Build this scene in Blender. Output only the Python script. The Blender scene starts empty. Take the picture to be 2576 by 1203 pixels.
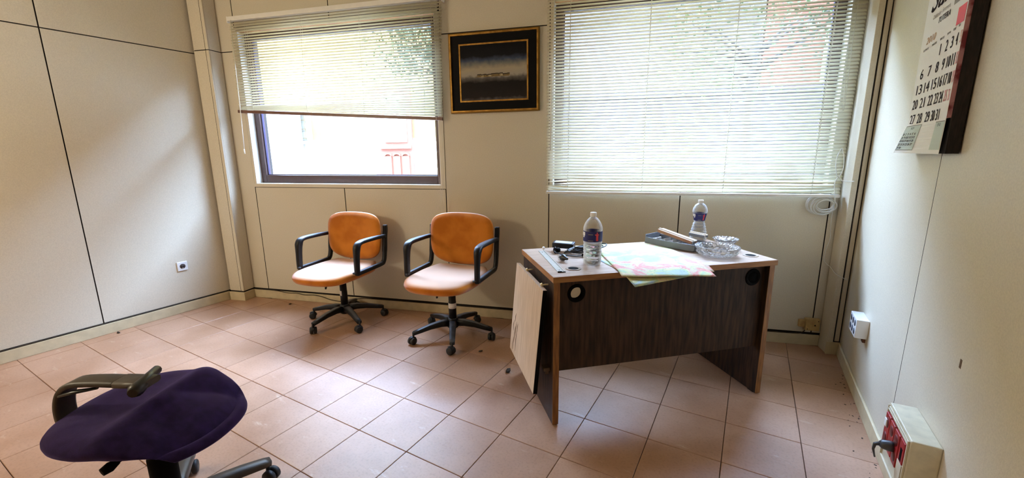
import bpy, bmesh, math, random
from mathutils import Vector, Matrix, Euler
random.seed(7)
R = math.radians
scene = bpy.context.scene
COL = scene.collection

# ------------------------------------------------------------------ camera
CAM_H = 1.32479
cam_d = bpy.data.cameras.new('camera')
cam_d.sensor_width = 36.0
cam_d.lens = 36.0 * 1053.93 / 2576
cam_d.shift_x = (1288 - 1282.22) / 2576
cam_d.shift_y = (601.0 - 601.5) / 2576
cam_d.clip_start = 0.02
cam_d.clip_end = 200
cam = bpy.data.objects.new('camera', cam_d)
COL.objects.link(cam)
cx = Vector((0.866, 0.500, -0.011))
cz = Vector((0.491, -0.847, 0.203))
cx.normalize(); cz.normalize()
cy = cz.cross(cx); cy.normalize(); cx = cy.cross(cz)
M = Matrix((cx, cy, cz)).transposed().to_4x4()
M.translation = Vector((0, 0, CAM_H))
cam.matrix_world = M
scene.camera = cam

# ------------------------------------------------------------------ light and exposure
scene.view_settings.view_transform = 'Standard'
scene.view_settings.look = 'None'
scene.view_settings.exposure = 0.30
scene.view_settings.gamma = 1.0
scene.view_settings.use_curve_mapping = False

world = bpy.data.worlds.new('sky')
scene.world = world
world.use_nodes = True
wn = world.node_tree.nodes; wl = world.node_tree.links
wn.clear()
w_out = wn.new('ShaderNodeOutputWorld')
w_bg = wn.new('ShaderNodeBackground')
w_tc = wn.new('ShaderNodeTexCoord')
w_sp = wn.new('ShaderNodeSeparateXYZ')
w_cr = wn.new('ShaderNodeValToRGB')
w_cr.color_ramp.elements[0].position = 0.0
w_cr.color_ramp.elements[0].color = (0.50, 0.68, 1.0, 1)
w_cr.color_ramp.elements[1].position = 0.8
w_cr.color_ramp.elements[1].color = (0.44, 0.63, 1.0, 1)
wl.new(w_tc.outputs['Generated'], w_sp.inputs[0])
wl.new(w_sp.outputs['Z'], w_cr.inputs[0])
wl.new(w_cr.outputs[0], w_bg.inputs[0])
w_bg.inputs[1].default_value = 74.0
wl.new(w_bg.outputs[0], w_out.inputs[0])

WANG = R(15.91)                       # the back wall stands askew to the side walls
WO = Vector((-0.003, 3.223, 0.0))
WU = Vector((math.cos(WANG), math.sin(WANG), 0))
WN = Vector((-math.sin(WANG), math.cos(WANG), 0))

sun_d = bpy.data.lights.new('sun', 'SUN')
sun_d.energy = 13.0
sun_d.angle = R(1.0)
sun_d.color = (1.0, 0.93, 0.80)
sun = bpy.data.objects.new('sun', sun_d)
COL.objects.link(sun)
sun.location = (-3, -6, 9)
sun.rotation_euler = Vector((-.05, .50, -.90)).to_track_quat('-Z', 'Y').to_euler()

def area(name, loc, direction, sx, sy, power, color, portal=False):
    d = bpy.data.lights.new(name, 'AREA')
    d.shape = 'RECTANGLE'; d.size = sx; d.size_y = sy
    d.energy = power; d.color = color
    if portal:
        d.cycles.is_portal = True
    o = bpy.data.objects.new(name, d)
    COL.objects.link(o)
    o.location = loc
    o.rotation_euler = Vector(direction).to_track_quat('-Z', 'Z' if abs(direction[2]) < .9 else 'Y').to_euler()
    return o

for nm, uc, zc, su, sz in (('window_portal', -3.10, 1.70, 1.80, 1.30), ('window_portal', -0.45, 1.70, 1.80, 1.30)):
    p = WO + WU * uc + WN * 0.16
    area(nm, (p.x, p.y, zc), -WN, su, sz, 1.0, (1, 1, 1), True)
# unseen fill lamp added behind the camera to brighten the room
gl_d = bpy.data.lights.new('fill_light', 'POINT'); gl_d.energy = 60; gl_d.color = (1.0, 0.88, 0.68); gl_d.shadow_soft_size = .16
gl = bpy.data.objects.new('fill_light', gl_d); COL.objects.link(gl); gl.location = (-3.45, -.80, 1.95)

# ------------------------------------------------------------------ materials
def lin(c):
    return tuple((x / 12.92 if x <= 0.04045 else ((x + 0.055) / 1.055) ** 2.4) for x in [v / 255 for v in c])

def mat(name, rgb, rough=0.6, metal=0.0, noise=0.0, nscale=20.0, bump=0.0, bscale=200.0, spec=0.5,
        stretch=None, rgb2=None, detail=4.0, trans=0.0, alpha=None, lo=0.35, hi=0.65):
    m = bpy.data.materials.new(name)
    m.use_nodes = True
    nt = m.node_tree; N = nt.nodes; L = nt.links
    b = N['Principled BSDF']
    c = lin(rgb)
    b.inputs['Base Color'].default_value = (*c, 1)
    b.inputs['Roughness'].default_value = rough
    b.inputs['Metallic'].default_value = metal
    b.inputs['Specular IOR Level'].default_value = spec
    if trans:
        b.inputs['Transmission Weight'].default_value = trans
    tc = N.new('ShaderNodeTexCoord')
    mp = N.new('ShaderNodeMapping')
    if stretch: mp.inputs['Scale'].default_value = stretch
    L.new(tc.outputs['Object'], mp.inputs[0])
    if rgb2 is not None or noise:
        c2 = lin(rgb2) if rgb2 is not None else tuple(max(0, x * (1 - noise)) for x in c)
        nz = N.new('ShaderNodeTexNoise'); nz.inputs['Scale'].default_value = nscale
        nz.inputs['Detail'].default_value = detail
        cr = N.new('ShaderNodeValToRGB')
        cr.color_ramp.elements[0].position = lo; cr.color_ramp.elements[0].color = (*c2, 1)
        cr.color_ramp.elements[1].position = hi; cr.color_ramp.elements[1].color = (*c, 1)
        L.new(mp.outputs[0], nz.inputs['Vector']); L.new(nz.outputs['Fac'], cr.inputs[0])
        L.new(cr.outputs[0], b.inputs['Base Color'])
    if bump:
        n2 = N.new('ShaderNodeTexNoise'); n2.inputs['Scale'].default_value = bscale
        bp = N.new('ShaderNodeBump'); bp.inputs['Strength'].default_value = bump
        bp.inputs['Distance'].default_value = 0.002
        L.new(mp.outputs[0], n2.inputs['Vector']); L.new(n2.outputs['Fac'], bp.inputs['Height'])
        L.new(bp.outputs[0], b.inputs['Normal'])
    return m

m_wall = mat('beige_laminate', (215, 205, 184), .50, noise=.10, nscale=170, bump=.25, bscale=500, detail=6, spec=.35)
m_seam = mat('dark_joint', (34, 26, 20), .9)
m_base = mat('skirting_beige', (208, 193, 158), .55, noise=.16, nscale=14)
m_white = mat('white_painted_aluminium', (236, 234, 228), .4, noise=.04)
m_casing = mat('casing_beige', (214, 204, 182), .5)
m_ceil = mat('ceiling_white', (200, 190, 168), .8)
m_brown = mat('brown_window_profile', (78, 58, 52), .38, noise=.15, nscale=40)
m_gasket = mat('window_gasket', (46, 36, 66), .6)
m_plastic = mat('black_plastic', (27, 28, 30), .34, noise=.2, nscale=30, spec=.5)
m_dusty = mat('dusty_grey_plastic', (70, 74, 80), .5, rgb2=(40, 42, 46), nscale=22)
m_black = mat('matte_black', (9, 8, 8), .7, spec=.08)
m_rubber = mat('caster_rubber', (30, 31, 33), .55, noise=.3, nscale=60)
m_orange = mat('orange_upholstery', (204, 122, 36), .95, rgb2=(182, 102, 24), nscale=9, bump=.5, bscale=900, spec=.15)
def add_lit_top(m, col, amt, lo=.78):  # paints skylit brightness, along with dust, into upward faces
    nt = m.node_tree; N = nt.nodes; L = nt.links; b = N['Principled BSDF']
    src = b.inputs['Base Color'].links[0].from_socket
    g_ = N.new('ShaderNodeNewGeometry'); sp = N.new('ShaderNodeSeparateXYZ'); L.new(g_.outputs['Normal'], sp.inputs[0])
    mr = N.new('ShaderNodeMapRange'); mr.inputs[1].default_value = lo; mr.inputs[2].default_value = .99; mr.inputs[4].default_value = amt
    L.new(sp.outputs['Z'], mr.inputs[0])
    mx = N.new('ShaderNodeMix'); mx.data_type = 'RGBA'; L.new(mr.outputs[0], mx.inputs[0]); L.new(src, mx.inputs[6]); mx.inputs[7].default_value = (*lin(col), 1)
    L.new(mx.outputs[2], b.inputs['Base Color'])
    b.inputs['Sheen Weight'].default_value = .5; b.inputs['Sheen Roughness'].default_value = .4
add_lit_top(m_orange, (236, 206, 182), .72, .70)
m_chairp = mat('dusty_lit_black_plastic', (13, 13, 14), .45, noise=.2, nscale=30, spec=.35)
add_lit_top(m_chairp, (128, 134, 142), .6, .80)  # bluish highlight and dust painted on the tops
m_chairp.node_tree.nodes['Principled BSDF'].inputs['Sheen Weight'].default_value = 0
m_paper = mat('white_paper', (232, 228, 222), .85)
m_purple = mat('purple_upholstery', (50, 37, 82), .95, rgb2=(40, 29, 66), nscale=30, bump=.6, bscale=700, spec=.1)
_pb = m_purple.node_tree.nodes['Principled BSDF']; _pb.inputs['Sheen Weight'].default_value = .55; _pb.inputs['Sheen Roughness'].default_value = .35; _pb.inputs['Sheen Tint'].default_value = (.42, .32, .85, 1)
m_armgrey = mat('taupe_arm_plastic', (66, 57, 47), .45, rgb2=(48, 41, 34), nscale=18)
m_top = mat('pale_laminate_top', (196, 172, 150), .36, rgb2=(178, 150, 126), nscale=6, stretch=(1, 8, 1), spec=.45)
m_edge = mat('orange_wood_edging', (168, 116, 62), .5, rgb2=(138, 90, 44), nscale=8, stretch=(1, 1, 8))
m_edgev = mat('brown_wood_edging', (150, 100, 52), .5, rgb2=(116, 74, 36), nscale=10, stretch=(8, 8, 1))
m_darkwood = mat('dark_wood_laminate', (70, 49, 33), .55, rgb2=(34, 24, 17), nscale=9, stretch=(7, 7, .7), detail=8, spec=.25)
m_glassw = mat('wall_socket_white', (226, 226, 226), .35)
m_socketdark = mat('socket_hole', (60, 48, 46), .6)
m_red = mat('red_plastic', (168, 38, 40), .4, noise=.3, nscale=30)
m_darkred = mat('dark_red_plastic', (96, 22, 24), .45)
m_boxcream = mat('aged_cream_plastic', (206, 196, 168), .45, noise=.15, nscale=30)
m_jbox = mat('yellowed_plastic', (206, 176, 118), .5, rgb2=(176, 144, 90), nscale=26)
m_cable_w = mat('white_cable', (222, 222, 216), .5)
m_cable_d = mat('dirty_dark_cable', (60, 48, 34), .8, rgb2=(34, 26, 18), nscale=40)
m_cord = mat('blind_cord', (214, 208, 190), .7)
m_wandm = mat('blind_wand', (228, 224, 206), .3)
m_gold = mat('gilt_frame', (196, 150, 72), .32, metal=.75, rgb2=(150, 108, 44), nscale=30)
m_goldd = mat('dark_gilt', (120, 88, 30), .4, metal=.6)
m_passe = mat('black_passepartout', (12, 11, 12), .6, spec=.12)
m_metal = mat('brushed_metal', (196, 190, 176), .4, metal=.35, noise=.2, nscale=60)
m_brass = mat('pale_pin', (232, 214, 170), .3)
m_greyplastic = mat('grey_tray_plastic', (116, 120, 126), .5, noise=.1)
m_rib = mat('white_comb_plastic', (228, 228, 226), .5)
m_trunk = mat('white_trunking', (232, 224, 210), .5)
m_trunkside = mat('wood_trunking_side', (170, 124, 88), .6)
m_facade = mat('pale_render', (214, 210, 200), .9, noise=.06, nscale=3)
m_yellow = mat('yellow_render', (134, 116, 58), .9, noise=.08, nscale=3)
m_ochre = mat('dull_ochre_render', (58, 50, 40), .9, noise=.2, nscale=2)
m_stucco = mat('grey_roughcast', (180, 170, 182), .95, noise=.4, nscale=30, bump=1, bscale=40)
m_doorw = mat('pinkish_street_door', (116, 66, 52), .7)
m_winglass = mat('street_window_glass', (168, 166, 150), .9, spec=.1)
m_brick = mat('brown_render', (78, 42, 20), .9, noise=.2, nscale=4)
m_ground = mat('pale_paving', (190, 186, 178), .9, noise=.15, nscale=5)
m_leaf = mat('green_leaves', (58, 70, 24), .7, rgb2=(30, 40, 14), nscale=6)
m_bark = mat('tree_bark', (30, 24, 18), .9)
m_roofdark = mat('outer_shell', (150, 145, 138), .9)
m_navy = mat('navy_print', (24, 28, 92), .6)
m_redprint = mat('red_print', (214, 62, 70), .6)
m_pinkprint = mat('faded_pink_print', (224, 170, 164), .8)
m_ink = mat('dark_ink', (46, 30, 34), .8)
m_greyink = mat('grey_ink', (134, 126, 112), .8)
m_orangeink = mat('faded_orange_ink', (216, 178, 140), .8)
m_greenbg = mat('pale_green_print', (192, 200, 188), .8)
m_pageedge = mat('reddish_page_edges', (168, 120, 122), .9, rgb2=(112, 44, 50), nscale=18, lo=.42, hi=.56)
m_darkslab = mat('dark_slab_brown', (34, 26, 22), .9, rgb2=(16, 12, 10), nscale=30, stretch=(8, 1, 1))

def lightwood():
    m = mat('pale_wood_leaf', (206, 180, 150), .5, rgb2=(188, 160, 130), nscale=8, stretch=(8, 8, .6))
    return m
m_leafwood = lightwood()

def slat_mat():
    m = bpy.data.materials.new('cream_slat_enamel'); m.use_nodes = True
    nt = m.node_tree; N = nt.nodes; L = nt.links
    b = N['Principled BSDF']; b.inputs['Base Color'].default_value = (*lin((236, 230, 208)), 1)
    b.inputs['Roughness'].default_value = .45
    t = N.new('ShaderNodeBsdfTranslucent'); t.inputs[0].default_value = (*lin((240, 232, 200)), 1)
    mx = N.new('ShaderNodeMixShader'); mx.inputs[0].default_value = .42
    nz = N.new('ShaderNodeTexNoise'); nz.inputs['Scale'].default_value = 3
    cr = N.new('ShaderNodeValToRGB')
    cr.color_ramp.elements[0].color = (*lin((222, 214, 190)), 1); cr.color_ramp.elements[1].color = (*lin((240, 236, 218)), 1)
    tc = N.new('ShaderNodeTexCoord'); L.new(tc.outputs['Object'], nz.inputs['Vector'])
    L.new(nz.outputs['Fac'], cr.inputs[0]); L.new(cr.outputs[0], b.inputs['Base Color'])
    L.new(b.outputs[0], mx.inputs[1]); L.new(t.outputs[0], mx.inputs[2])
    L.new(mx.outputs[0], N['Material Output'].inputs[0])
    return m
m_slat = slat_mat()

def tile_mat():
    m = bpy.data.materials.new('terracotta_floor_tile'); m.use_nodes = True
    nt = m.node_tree; N = nt.nodes; L = nt.links
    b = N['Principled BSDF']
    geo = N.new('ShaderNodeNewGeometry')
    oi = N.new('ShaderNodeObjectInfo')
    nz = N.new('ShaderNodeTexNoise'); nz.inputs['Scale'].default_value = 2.6; nz.inputs['Detail'].default_value = 8
    L.new(geo.outputs['Position'], nz.inputs['Vector'])
    cr = N.new('ShaderNodeValToRGB')
    cr.color_ramp.elements[0].position = .36; cr.color_ramp.elements[0].color = (*lin((164, 124, 96)), 1)
    cr.color_ramp.elements[1].position = .62; cr.color_ramp.elements[1].color = (*lin((182, 144, 118)), 1)
    L.new(nz.outputs['Fac'], cr.inputs[0])
    n3 = N.new('ShaderNodeTexNoise'); n3.inputs['Scale'].default_value = 90; n3.inputs['Detail'].default_value = 3
    L.new(geo.outputs['Position'], n3.inputs['Vector'])
    c3 = N.new('ShaderNodeValToRGB')
    c3.color_ramp.elements[0].position = .3; c3.color_ramp.elements[0].color = (.62, .58, .55, 1)
    c3.color_ramp.elements[1].position = .5; c3.color_ramp.elements[1].color = (1, 1, 1, 1)
    L.new(n3.outputs['Fac'], c3.inputs[0])
    # pale dried smears
    mp = N.new('ShaderNodeMapping'); mp.inputs['Rotation'].default_value = (0, 0, .6); mp.inputs['Scale'].default_value = (1, 3.2, 1)
    L.new(geo.outputs['Position'], mp.inputs[0])
    n4 = N.new('ShaderNodeTexNoise'); n4.inputs['Scale'].default_value = 5; n4.inputs['Detail'].default_value = 10
    n4.inputs['Roughness'].default_value = .72
    L.new(mp.outputs[0], n4.inputs['Vector'])
    c4 = N.new('ShaderNodeValToRGB')
    c4.color_ramp.elements[0].position = .60; c4.color_ramp.elements[0].color = (0, 0, 0, 1)
    c4.color_ramp.elements[1].position = .70; c4.color_ramp.elements[1].color = (.35, .35, .35, 1)
    L.new(n4.outputs['Fac'], c4.inputs[0])
    mu = N.new('ShaderNodeMix'); mu.data_type = 'RGBA'; mu.blend_type = 'MULTIPLY'; mu.inputs[0].default_value = .35
    L.new(cr.outputs[0], mu.inputs[6]); L.new(c3.outputs[0], mu.inputs[7])
    ms = N.new('ShaderNodeMix'); ms.data_type = 'RGBA'
    L.new(c4.outputs[0], ms.inputs[0]); L.new(mu.outputs[2], ms.inputs[6]); ms.inputs[7].default_value = (*lin((218, 200, 178)), 1)
    hv = N.new('ShaderNodeHueSaturation')
    ma = N.new('ShaderNodeMapRange'); ma.inputs[3].default_value = .93; ma.inputs[4].default_value = 1.06
    L.new(oi.outputs['Random'], ma.inputs[0]); L.new(ma.outputs[0], hv.inputs['Value'])
    L.new(ms.outputs[2], hv.inputs['Color']); L.new(hv.outputs[0], b.inputs['Base Color'])
    rr = N.new('ShaderNodeMapRange'); rr.inputs[3].default_value = .30; rr.inputs[4].default_value = .50
    L.new(nz.outputs['Fac'], rr.inputs[0]); L.new(rr.outputs[0], b.inputs['Roughness'])
    bp = N.new('ShaderNodeBump'); bp.inputs['Strength'].default_value = .12; bp.inputs['Distance'].default_value = .003
    L.new(n3.outputs['Fac'], bp.inputs['Height']); L.new(bp.outputs[0], b.inputs['Normal'])
    return m
m_tile = tile_mat()
m_grout = mat('tile_grout', (104, 78, 60), .9, noise=.3, nscale=20)

def pane_mat():
    m = bpy.data.materials.new('window_glass'); m.use_nodes = True
    N = m.node_tree.nodes; L = m.node_tree.links; N.clear()
    o = N.new('ShaderNodeOutputMaterial'); t = N.new('ShaderNodeBsdfTransparent'); g = N.new('ShaderNodeBsdfGlossy')
    t.inputs[0].default_value = (.95, .96, .96, 1); g.inputs['Roughness'].default_value = .02
    lw = N.new('ShaderNodeLayerWeight'); lw.inputs[0].default_value = .5
    pw = N.new('ShaderNodeMath'); pw.operation = 'POWER'; pw.inputs[1].default_value = 5
    f = N.new('ShaderNodeMath'); f.operation = 'MULTIPLY_ADD'; f.inputs[1].default_value = .9; f.inputs[2].default_value = .04
    L.new(lw.outputs['Facing'], pw.inputs[0]); L.new(pw.outputs[0], f.inputs[0])
    x = N.new('ShaderNodeMixShader'); L.new(f.outputs[0], x.inputs[0]); L.new(t.outputs[0], x.inputs[1]); L.new(g.outputs[0], x.inputs[2])
    L.new(x.outputs[0], o.inputs[0])
    return m
m_pane = pane_mat()

def clear_mat(name, tint, wgt, rough=.05):
    m = bpy.data.materials.new(name); m.use_nodes = True
    N = m.node_tree.nodes; L = m.node_tree.links; N.clear()
    o = N.new('ShaderNodeOutputMaterial'); t = N.new('ShaderNodeBsdfTransparent'); g = N.new('ShaderNodeBsdfPrincipled')
    t.inputs[0].default_value = (*tint, 1)
    g.inputs['Base Color'].default_value = (.85, .88, .9, 1); g.inputs['Roughness'].default_value = rough
    lw = N.new('ShaderNodeLayerWeight'); lw.inputs[0].default_value = wgt
    nz = N.new('ShaderNodeTexNoise'); nz.inputs['Scale'].default_value = 60
    tc = N.new('ShaderNodeTexCoord'); bp = N.new('ShaderNodeBump'); bp.inputs['Strength'].default_value = .5; bp.inputs['Distance'].default_value = .003
    L.new(tc.outputs['Object'], nz.inputs['Vector']); L.new(nz.outputs['Fac'], bp.inputs['Height']); L.new(bp.outputs[0], g.inputs['Normal']); L.new(bp.outputs[0], lw.inputs['Normal'])
    x = N.new('ShaderNodeMixShader'); L.new(lw.outputs['Facing'], x.inputs[0]); L.new(t.outputs[0], x.inputs[1]); L.new(g.outputs[0], x.inputs[2])
    L.new(x.outputs[0], o.inputs[0])
    return m
m_pet = clear_mat('clear_plastic', (.96, .97, .98), .52)

def glass_mat(name, ior, rough=.02, col=(.97, .98, 1)):
    m = bpy.data.materials.new(name); m.use_nodes = True
    b = m.node_tree.nodes['Principled BSDF']
    b.inputs['Base Color'].default_value = (*col, 1); b.inputs['Roughness'].default_value = rough
    b.inputs['Transmission Weight'].default_value = 1; b.inputs['IOR'].default_value = ior
    return m
m_water = glass_mat('water', 1.33)
m_cutglass = glass_mat('cut_glass', 1.45, .06, (1, 1, 1))
_n = m_cutglass.node_tree; _b = _n.nodes['Principled BSDF']; _b.inputs['Transmission Weight'].default_value = .84
_v = _n.nodes.new('ShaderNodeTexVoronoi'); _v.inputs['Scale'].default_value = 48
_t = _n.nodes.new('ShaderNodeTexCoord'); _p = _n.nodes.new('ShaderNodeBump'); _p.inputs['Strength'].default_value = 1; _p.inputs['Distance'].default_value = .012
_n.links.new(_t.outputs['Object'], _v.inputs['Vector']); _n.links.new(_v.outputs['Distance'], _p.inputs['Height']); _n.links.new(_p.outputs[0], _b.inputs['Normal'])

# ------------------------------------------------------------------ mesh helpers
class MB:
    """collects shapes in one bmesh"""
    def __init__(s): s.bm = bmesh.new()
    def box(s, lo, hi, mtx=None, mi=0):
        x0, y0, z0 = lo; x1, y1, z1 = hi
        vs = [s.bm.verts.new(mtx @ Vector(p) if mtx else p) for p in
              ((x0, y0, z0), (x1, y0, z0), (x1, y1, z0), (x0, y1, z0), (x0, y0, z1), (x1, y0, z1), (x1, y1, z1), (x0, y1, z1))]
        for f in ((0, 3, 2, 1), (4, 5, 6, 7), (0, 1, 5, 4), (1, 2, 6, 5), (2, 3, 7, 6), (3, 0, 4, 7)):
            fa = s.bm.faces.new([vs[i] for i in f]); fa.material_index = mi
        return s
    def lathe(s, prof, seg=24, mtx=None, mi=0, cap=True, sq=None):
        rings = []
        for r, z in prof:
            ring = []
            for k in range(seg):
                a = 2 * math.pi * k / seg
                rr = r * (sq(a, z) if sq else 1)
                p = Vector((rr * math.cos(a), rr * math.sin(a), z))
                ring.append(s.bm.verts.new(mtx @ p if mtx else p))
            rings.append(ring)
        for i in range(len(rings) - 1):
            for k in range(seg):
                f = s.bm.faces.new([rings[i][k], rings[i][(k + 1) % seg], rings[i + 1][(k + 1) % seg], rings[i + 1][k]])
                f.material_index = mi; f.smooth = True
        if cap:
            for ring, rev in ((rings[0], True), (rings[-1], False)):
                f = s.bm.faces.new(ring[::-1] if rev else ring); f.material_index = mi
        return s
    def tube(s, pts, r, seg=8, mi=0, closed=False, flat=1.0):
        pts = [Vector(p) for p in pts]
        n = len(pts); rings = []
        up = None
        for i, p in enumerate(pts):
            if closed: t = pts[(i + 1) % n] - pts[i - 1]
            else: t = pts[min(i + 1, n - 1)] - pts[max(i - 1, 0)]
            if t.length < 1e-9: t = Vector((0, 0, 1))
            t.normalize()
            if up is None:
                up = Vector((0, 0, 1)) if abs(t.z) < .9 else Vector((1, 0, 0))
            a = t.cross(up)
            if a.length < 1e-4: a = t.cross(Vector((0, 1, 0)))
            a.normalize(); b = a.cross(t); up = b
            rr = r[i] if isinstance(r, (list, tuple)) else r
            rings.append([s.bm.verts.new(p + a * rr * math.cos(2 * math.pi * k / seg) + b * rr * flat * math.sin(2 * math.pi * k / seg)) for k in range(seg)])
        m = n if closed else n - 1
        for i in range(m):
            A, B = rings[i], rings[(i + 1) % n]
            for k in range(seg):
                f = s.bm.faces.new([A[k], B[k], B[(k + 1) % seg], A[(k + 1) % seg]]); f.smooth = True; f.material_index = mi
        if not closed:
            s.bm.faces.new(rings[0][::-1]).material_index = mi; s.bm.faces.new(rings[-1]).material_index = mi
        return s
    def band(s, pts, w, t, side, mi=0):
        """sweep a rectangular section (w across `side`, t thick) along a path; w, t may be lists"""
        pts = [Vector(p) for p in pts]; side = Vector(side).normalized(); n = len(pts); rings = []
        for i, p in enumerate(pts):
            d = (pts[min(i + 1, n - 1)] - pts[max(i - 1, 0)]).normalized()
            nn = side.cross(d).normalized()
            ww = (w[i] if isinstance(w, (list, tuple)) else w) / 2; tt = (t[i] if isinstance(t, (list, tuple)) else t) / 2
            q = []
            for a, b in ((-1, -.6), (-.75, -1), (.75, -1), (1, -.6), (1, .6), (.75, 1), (-.75, 1), (-1, .6)):
                q.append(s.bm.verts.new(p + side * ww * a + nn * tt * b))
            rings.append(q)
        for i in range(n - 1):
            for k in range(8):
                f = s.bm.faces.new([rings[i][k], rings[i][(k + 1) % 8], rings[i + 1][(k + 1) % 8], rings[i + 1][k]]); f.smooth = True; f.material_index = mi
        s.bm.faces.new(rings[0][::-1]); s.bm.faces.new(rings[-1])
        return s
    def build(s, name, mats, parent=None, bevel=0, smooth=None):
        bmesh.ops.recalc_face_normals(s.bm, faces=s.bm.faces)
        me = bpy.data.meshes.new(name); s.bm.to_mesh(me); s.bm.free()
        for m in (mats if isinstance(mats, (list, tuple)) else [mats]): me.materials.append(m)
        o = bpy.data.objects.new(name, me); COL.objects.link(o)
        if parent: o.parent = parent
        if bevel:
            b = o.modifiers.new('bevel', 'BEVEL'); b.width = bevel; b.segments = 2; b.limit_method = 'ANGLE'
        if smooth is not None:
            for p in me.polygons: p.use_smooth = smooth
        return o

def box(name, lo, hi, m, parent=None, bevel=0):
    return MB().box(lo, hi).build(name, m, parent, bevel)
def thing(name, label, cat, loc=(0, 0, 0), rz=0.0, group=None):
    o = bpy.data.objects.new(name, None); COL.objects.link(o)
    o.empty_display_size = .1
    o.location = loc; o.rotation_euler = (0, 0, rz)
    o['label'] = label; o['category'] = cat
    if group: o['group'] = group
    return o
def tag(o, label, cat, group=None):
    o['label'] = label; o['category'] = cat
    if group: o['group'] = group
    return o
def struct(o, label=None):
    o['kind'] = 'structure'
    if label: o['label'] = label
    return o
def wallpos(u, off=0.0, z=0.0):            # point in front of the back wall, off metres into the room
    p = WO + WU * u - WN * off
    return (p.x, p.y, z)
def rbox_sub(o, lv=2):
    s = o.modifiers.new('sub', 'SUBSURF'); s.levels = lv; s.render_levels = lv
    return o
def smooth_path(pts, n=6):
    P = [Vector(p) for p in pts]; out = []
    for i in range(len(P) - 1):
        p0 = P[max(i - 1, 0)]; p1 = P[i]; p2 = P[i + 1]; p3 = P[min(i + 2, len(P) - 1)]
        for k in range(n):
            t = k / n
            out.append(.5 * ((2 * p1) + (-p0 + p2) * t + (2 * p0 - 5 * p1 + 4 * p2 - p3) * t * t + (-p0 + 3 * p1 - 3 * p2 + p3) * t ** 3))
    out.append(P[-1]); return out

# ================================================================== ROOM
CEIL = 2.72
XL, XR, YF = -4.157, 0.587, -1.60
# ---- floor with single tiles
def room_slab(name, z0, z1, m):
    bm = bmesh.new(); k = math.tan(WANG); e = .20 / math.cos(WANG)
    pts = [(XL - .15, YF - .15), (XR + .15, YF - .15), (XR + .15, WO.y + (XR + .15) * k + e), (XL - .15, WO.y + (XL - .15) * k + e)]
    va = [bm.verts.new((x, y, z0)) for x, y in pts]; vb = [bm.verts.new((x, y, z1)) for x, y in pts]
    for i in range(4): bm.faces.new([va[i], va[(i + 1) % 4], vb[(i + 1) % 4], vb[i]])
    bm.faces.new(va[::-1]); bm.faces.new(vb)
    me = bpy.data.meshes.new(name); bm.to_mesh(me); bm.free(); me.materials.append(m)
    o = bpy.data.objects.new(name, me); COL.objects.link(o); return o
floor = struct(room_slab('floor', -.12, -.012, m_grout), 'terracotta tiled floor with thin dark joints')
TS, G = .31, .0028
tm = bmesh.new()
h = TS / 2 - G / 2; c = .0015
lo_ = [tm.verts.new((sx * h, sy * h, -.012)) for sx, sy in ((-1, -1), (1, -1), (1, 1), (-1, 1))]
mi_ = [tm.verts.new((sx * h, sy * h, -c)) for sx, sy in ((-1, -1), (1, -1), (1, 1), (-1, 1))]
hi_ = [tm.verts.new((sx * (h - c), sy * (h - c), 0)) for sx, sy in ((-1, -1), (1, -1), (1, 1), (-1, 1))]
for A, B in ((lo_, mi_), (mi_, hi_)):
    for k in range(4): tm.faces.new([A[k], A[(k + 1) % 4], B[(k + 1) % 4], B[k]])
tm.faces.new(hi_)
bmesh.ops.recalc_face_normals(tm, faces=tm.faces)
tile_me = bpy.data.meshes.new('tile'); tm.to_mesh(tile_me); tile_me.materials.append(m_tile)
X0, Y0 = -1.869 + TS / 2, 1.199 + TS / 2
def backy(x): return WO.y + (x - WO.x) * math.tan(WANG)
edge_mb = MB(); rest_mb = MB(); n_edge = 0
for i in range(-9, 9):
    for j in range(-10, 9):
        xc = X0 + i * TS; yc = Y0 + j * TS
        x0, x1, y0, y1 = xc - h, xc + h, yc - h, yc + h
        if x1 < XL + .01 or x0 > XR - .01 or y0 > backy(x1) or y1 < YF + .02: continue
        inside = x0 > XL and x1 < XR and y1 < backy(x0) and y0 > YF
        visible = yc > -.1 + 0.55 * xc + .62 * 0 and yc > .0
        # clip border tiles against the room outline
        if inside and visible:
            o = bpy.data.objects.new('tile', tile_me); COL.objects.link(o); o.parent = floor
            o.location = (xc, yc, 0)
            o.rotation_euler = (random.uniform(-.0007, .0007), random.uniform(-.0007, .0007), 0)
        else:
            X_0, X_1 = max(x0, XL), min(x1, XR)
            Y_0, Y_1 = max(y0, YF), y1
            if not visible:
                rest_mb.box((X_0, Y_0, -.012), (X_1, min(Y_1, backy(X_0)), 0))
            else:
                bt = bmesh.new()
                pts = [(X_0, Y_0), (X_1, Y_0), (X_1, min(Y_1, backy(X_1))), (X_0, min(Y_1, backy(X_0)))]
                if pts[2][1] <= Y_0 or X_1 - X_0 < .01: bt.free(); continue
                if pts[3][1] <= Y_0:
                    xx = WO.x + (Y_0 - WO.y) / math.tan(WANG); pts = [(xx, Y_0), pts[1], pts[2]]
                va = [bt.verts.new((x, y, -.012)) for x, y in pts]; vb = [bt.verts.new((x, y, 0)) for x, y in pts]
                for k in range(len(pts)): bt.faces.new([va[k], va[(k + 1) % len(pts)], vb[(k + 1) % len(pts)], vb[k]])
                bt.faces.new(vb)
                bmesh.ops.recalc_face_normals(bt, faces=bt.faces)
                me = bpy.data.meshes.new('tile'); bt.to_mesh(me); bt.free(); me.materials.append(m_tile)
                o = bpy.data.objects.new('tile', me); COL.objects.link(o); o.parent = floor
o = rest_mb.build('tile_field', m_tile, floor); o['kind'] = 'stuff'

struct(room_slab('ceiling', CEIL, CEIL + .12, m_ceil))
struct(box('wall_front', (XL - .15, YF - .15, -.1), (XR + .15, YF, CEIL), m_wall))
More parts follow.
